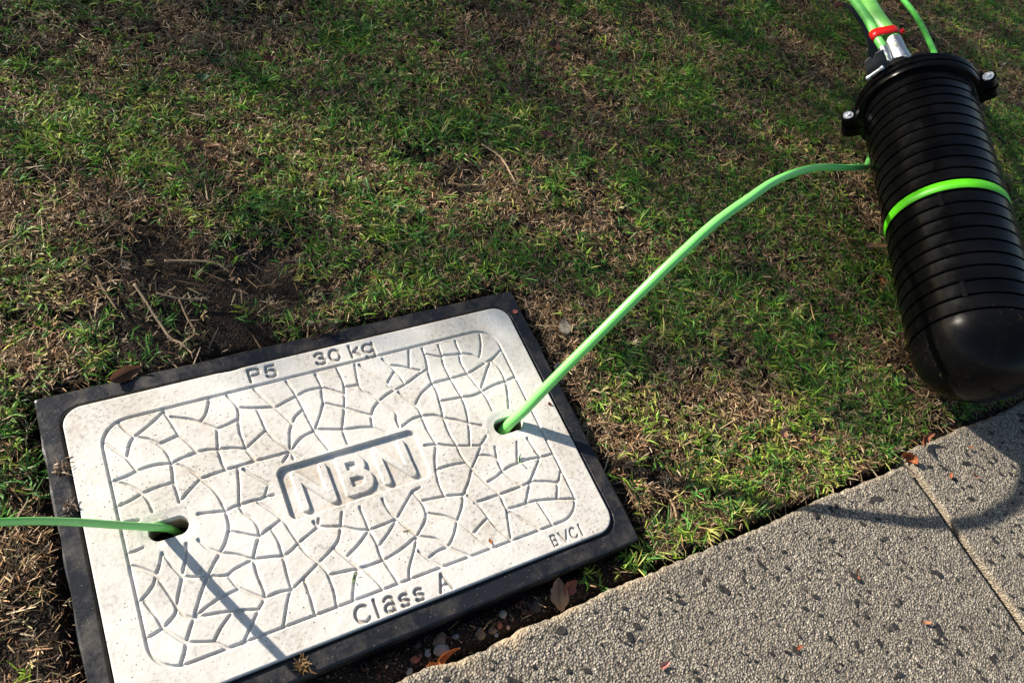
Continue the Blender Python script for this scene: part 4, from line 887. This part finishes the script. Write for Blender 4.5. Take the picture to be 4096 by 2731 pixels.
for i, (x, y) in enumerate([(.50, -.45), (.66, -.40), (.72, -.50), (.95, -.33), (1.00, -.345), (.60, -.55), (.42, -.50), (1.03, -.30)]):
    where = ['left of the middle of the big slab', 'below the cable shadow on the big slab', 'low on the big slab near the joint', 'on the right slab just past the joint', 'on the right slab near the middle of the sunlit spot', 'near the bottom edge of the picture on the path', 'lowest and leftmost on the big slab', 'on the right slab near the closure shadow'][i]
    bit(x, y, .012+.004*(i % 3), i*1.3, [(.40, .12, .05), (.28, .12, .06), (.45, .2, .1)][i % 3], 'rusty leaf crumb '+where, 210+i, .0045)

# ------------------------------------------------------------------ unseen tree, its crown shaped to shade the grass
hd = Vector((sun_dir.x, sun_dir.y)).normalized()
BND = np.array([(-2, 1.2), (-.62, .62), (-.42, .49), (-.33, .455), (-.27, .40), (-.20, .225), (-.12, .170), (.057, .152), (.249, .112), (.331, .060), (.392, .045), (.509, -.001), (.661, -.096), (.776, -.172), (.912, -.255), (1.06, -.285), (1.13, -.34), (1.17, -.50), (1.4, -.9), (4, -1.4)])
LIGHT = [(-.223, .75, .13, .8), (-.10, .74, .10, .7), (.03, .66, .08, .85), (.12, .64, .07, .6), (.21, .55, .09, .8), (.32, .48, .09, .75), (.45, .45, .10, .75), (.56, .34, .09, .6), (.66, .34, .07, .4), (-.36, .47, .07, .9), (.30, .60, .07, .4), (.5, .2, .06, .3), (1.69, .28, .06, .5), (-.05, .38, .08, .35), (1.35, -.55, .10, .9), (.62, .06, .05, .25)]
def shade(x, y):
    by = np.interp(x, BND[:, 0], BND[:, 1]); d = (y-by)
    f_ = sstep(-.01, .07, d)
    base = .91+.05*sstep(.75, 1.0, y)+.03*sstep(1.6, 2.2, x)+.10*sstep(1.1, 1.6, x)*sstep(.2, .5, y)-.18*sstep(.5, .05, y-by)*sstep(.7, .2, x)  # extra leaf cover at top and right darkens like a lens vignette
    base = np.maximum(base, .97*np.exp(-((x-1.72)/.28)**4-((y+.05)/.40)**4)); return np.clip(base, 0, .97)*(1-.75*blobs(x, y, LIGHT))*f_
n = 130000; x = rng.uniform(-1.0, 3.6, n); y = rng.uniform(-1., 2.2, n)
target = shade(x, y); dl = -np.log(np.clip(1-target, .02, 1))    # optical depth wanted
L = rng.uniform(5.2, 8.6, n)
leafA = .00125*.55; areaperp = 4.6*3.2*math.sin(SUN_EL)
keep_p = dl*areaperp/(n*leafA)
print('leaf keep max', keep_p.max())
k_ = rng.random(n) < keep_p; x, y, L = x[k_], y[k_], L[k_]; n = len(x)
P = np.stack([x+sun_dir.x*L, y+sun_dir.y*L, sun_dir.z*L], 1)
tr = empty('tree', (-3.3, 6.2, 0), 'unseen leafy tree outside the picture, crown shaped to shade the upper grass', 'tree')
a1 = rng.normal(size=(n, 3)); a1 /= np.linalg.norm(a1, axis=1)[:, None]; a2 = np.cross(a1, rng.normal(size=(n, 3))); a2 /= np.linalg.norm(a2, axis=1)[:, None]
Ll = rng.uniform(.042, .062, n)[:, None]; Wl = Ll*.5
Pl = P-np.array([-3.3, 6.2, 0])
V = np.stack([Pl-a1*Ll/2, Pl+a2*Wl/2, Pl+a1*Ll/2, Pl-a2*Wl/2], 1).reshape(-1, 3)
o = link('crown', npmesh('crown', V, np.arange(4*n), np.full(n, 4), tint=np.repeat(pick([(.05, .10, .03), (.07, .13, .04)], n), 4, 0)), m_treeleaf, tr)
V, F = tube_np([(0, 0, -.2), (.03, -.02, .6), (-.04, .03, 1.3), (.02, 0, 2.0), (0, .05, 2.9), (.05, 0, 3.4)], [.16, .12, .10, .08, .05, .02], 16)
link('trunk', mesh_py('trunk', V, F), m_bark, tr)
for (a, b_, c_) in ((1.2, -.8, 2.5), (-1.1, .3, 2.9), (.5, .9, 3.1), (1.9, -.1, 2.9)):
    V, F = tube_np(catmull([(0, 0, 1.7), (a*.4, b_*.4, 2.2), (a, b_, c_)], 5), np.linspace(.05, .012, 11), 10); link('limb', mesh_py('limb', V, F), m_bark, tr)

# ------------------------------------------------------------------ tall dark hedge added out of view to darken the reflection in the closure
hg = empty('reflection_hedge', (4.2, 6.2, 0), 'tall dense dark hedge added outside the picture to darken the reflection in the closure', 'reflection_hedge')
bm = bmesh.new(); bmesh.ops.create_cube(bm, size=1, matrix=Matrix.Translation((0, .5, 2.9)) @ Matrix.Diagonal((9.6, .9, 5.9, 1)))
bmesh.ops.subdivide_edges(bm, edges=bm.edges[:], cuts=12, use_grid_fill=True)
for v_ in bm.verts: v_.co += Vector((math.sin(v_.co.z*2.1+v_.co.x), math.sin(v_.co.x*1.7+v_.co.z*1.3), math.sin(v_.co.x*2.3)))*.14
mh = mat('hedge_inside', (.012, .02, .008), .9)[0]
link('branch_mass', bm_mesh('branch_mass', bm), mh, hg)
n = 16000; P = np.stack([rng.uniform(-4.9, 4.9, n), rng.uniform(-.25, .15, n), rng.uniform(0, 6.1, n)], 1)
a1 = rng.normal(size=(n, 3)); a1 /= np.linalg.norm(a1, axis=1)[:, None]; a2 = np.cross(a1, rng.normal(size=(n, 3))); a2 /= np.linalg.norm(a2, axis=1)[:, None]
V = np.stack([P-a1*.06, P+a2*.035, P+a1*.06, P-a2*.035], 1).reshape(-1, 3)
link('foliage', npmesh('foliage', V, np.arange(4*n), np.full(n, 4), tint=np.repeat(pick([(.03, .06, .02), (.045, .085, .025)], n), 4, 0)), m_treeleaf, hg)
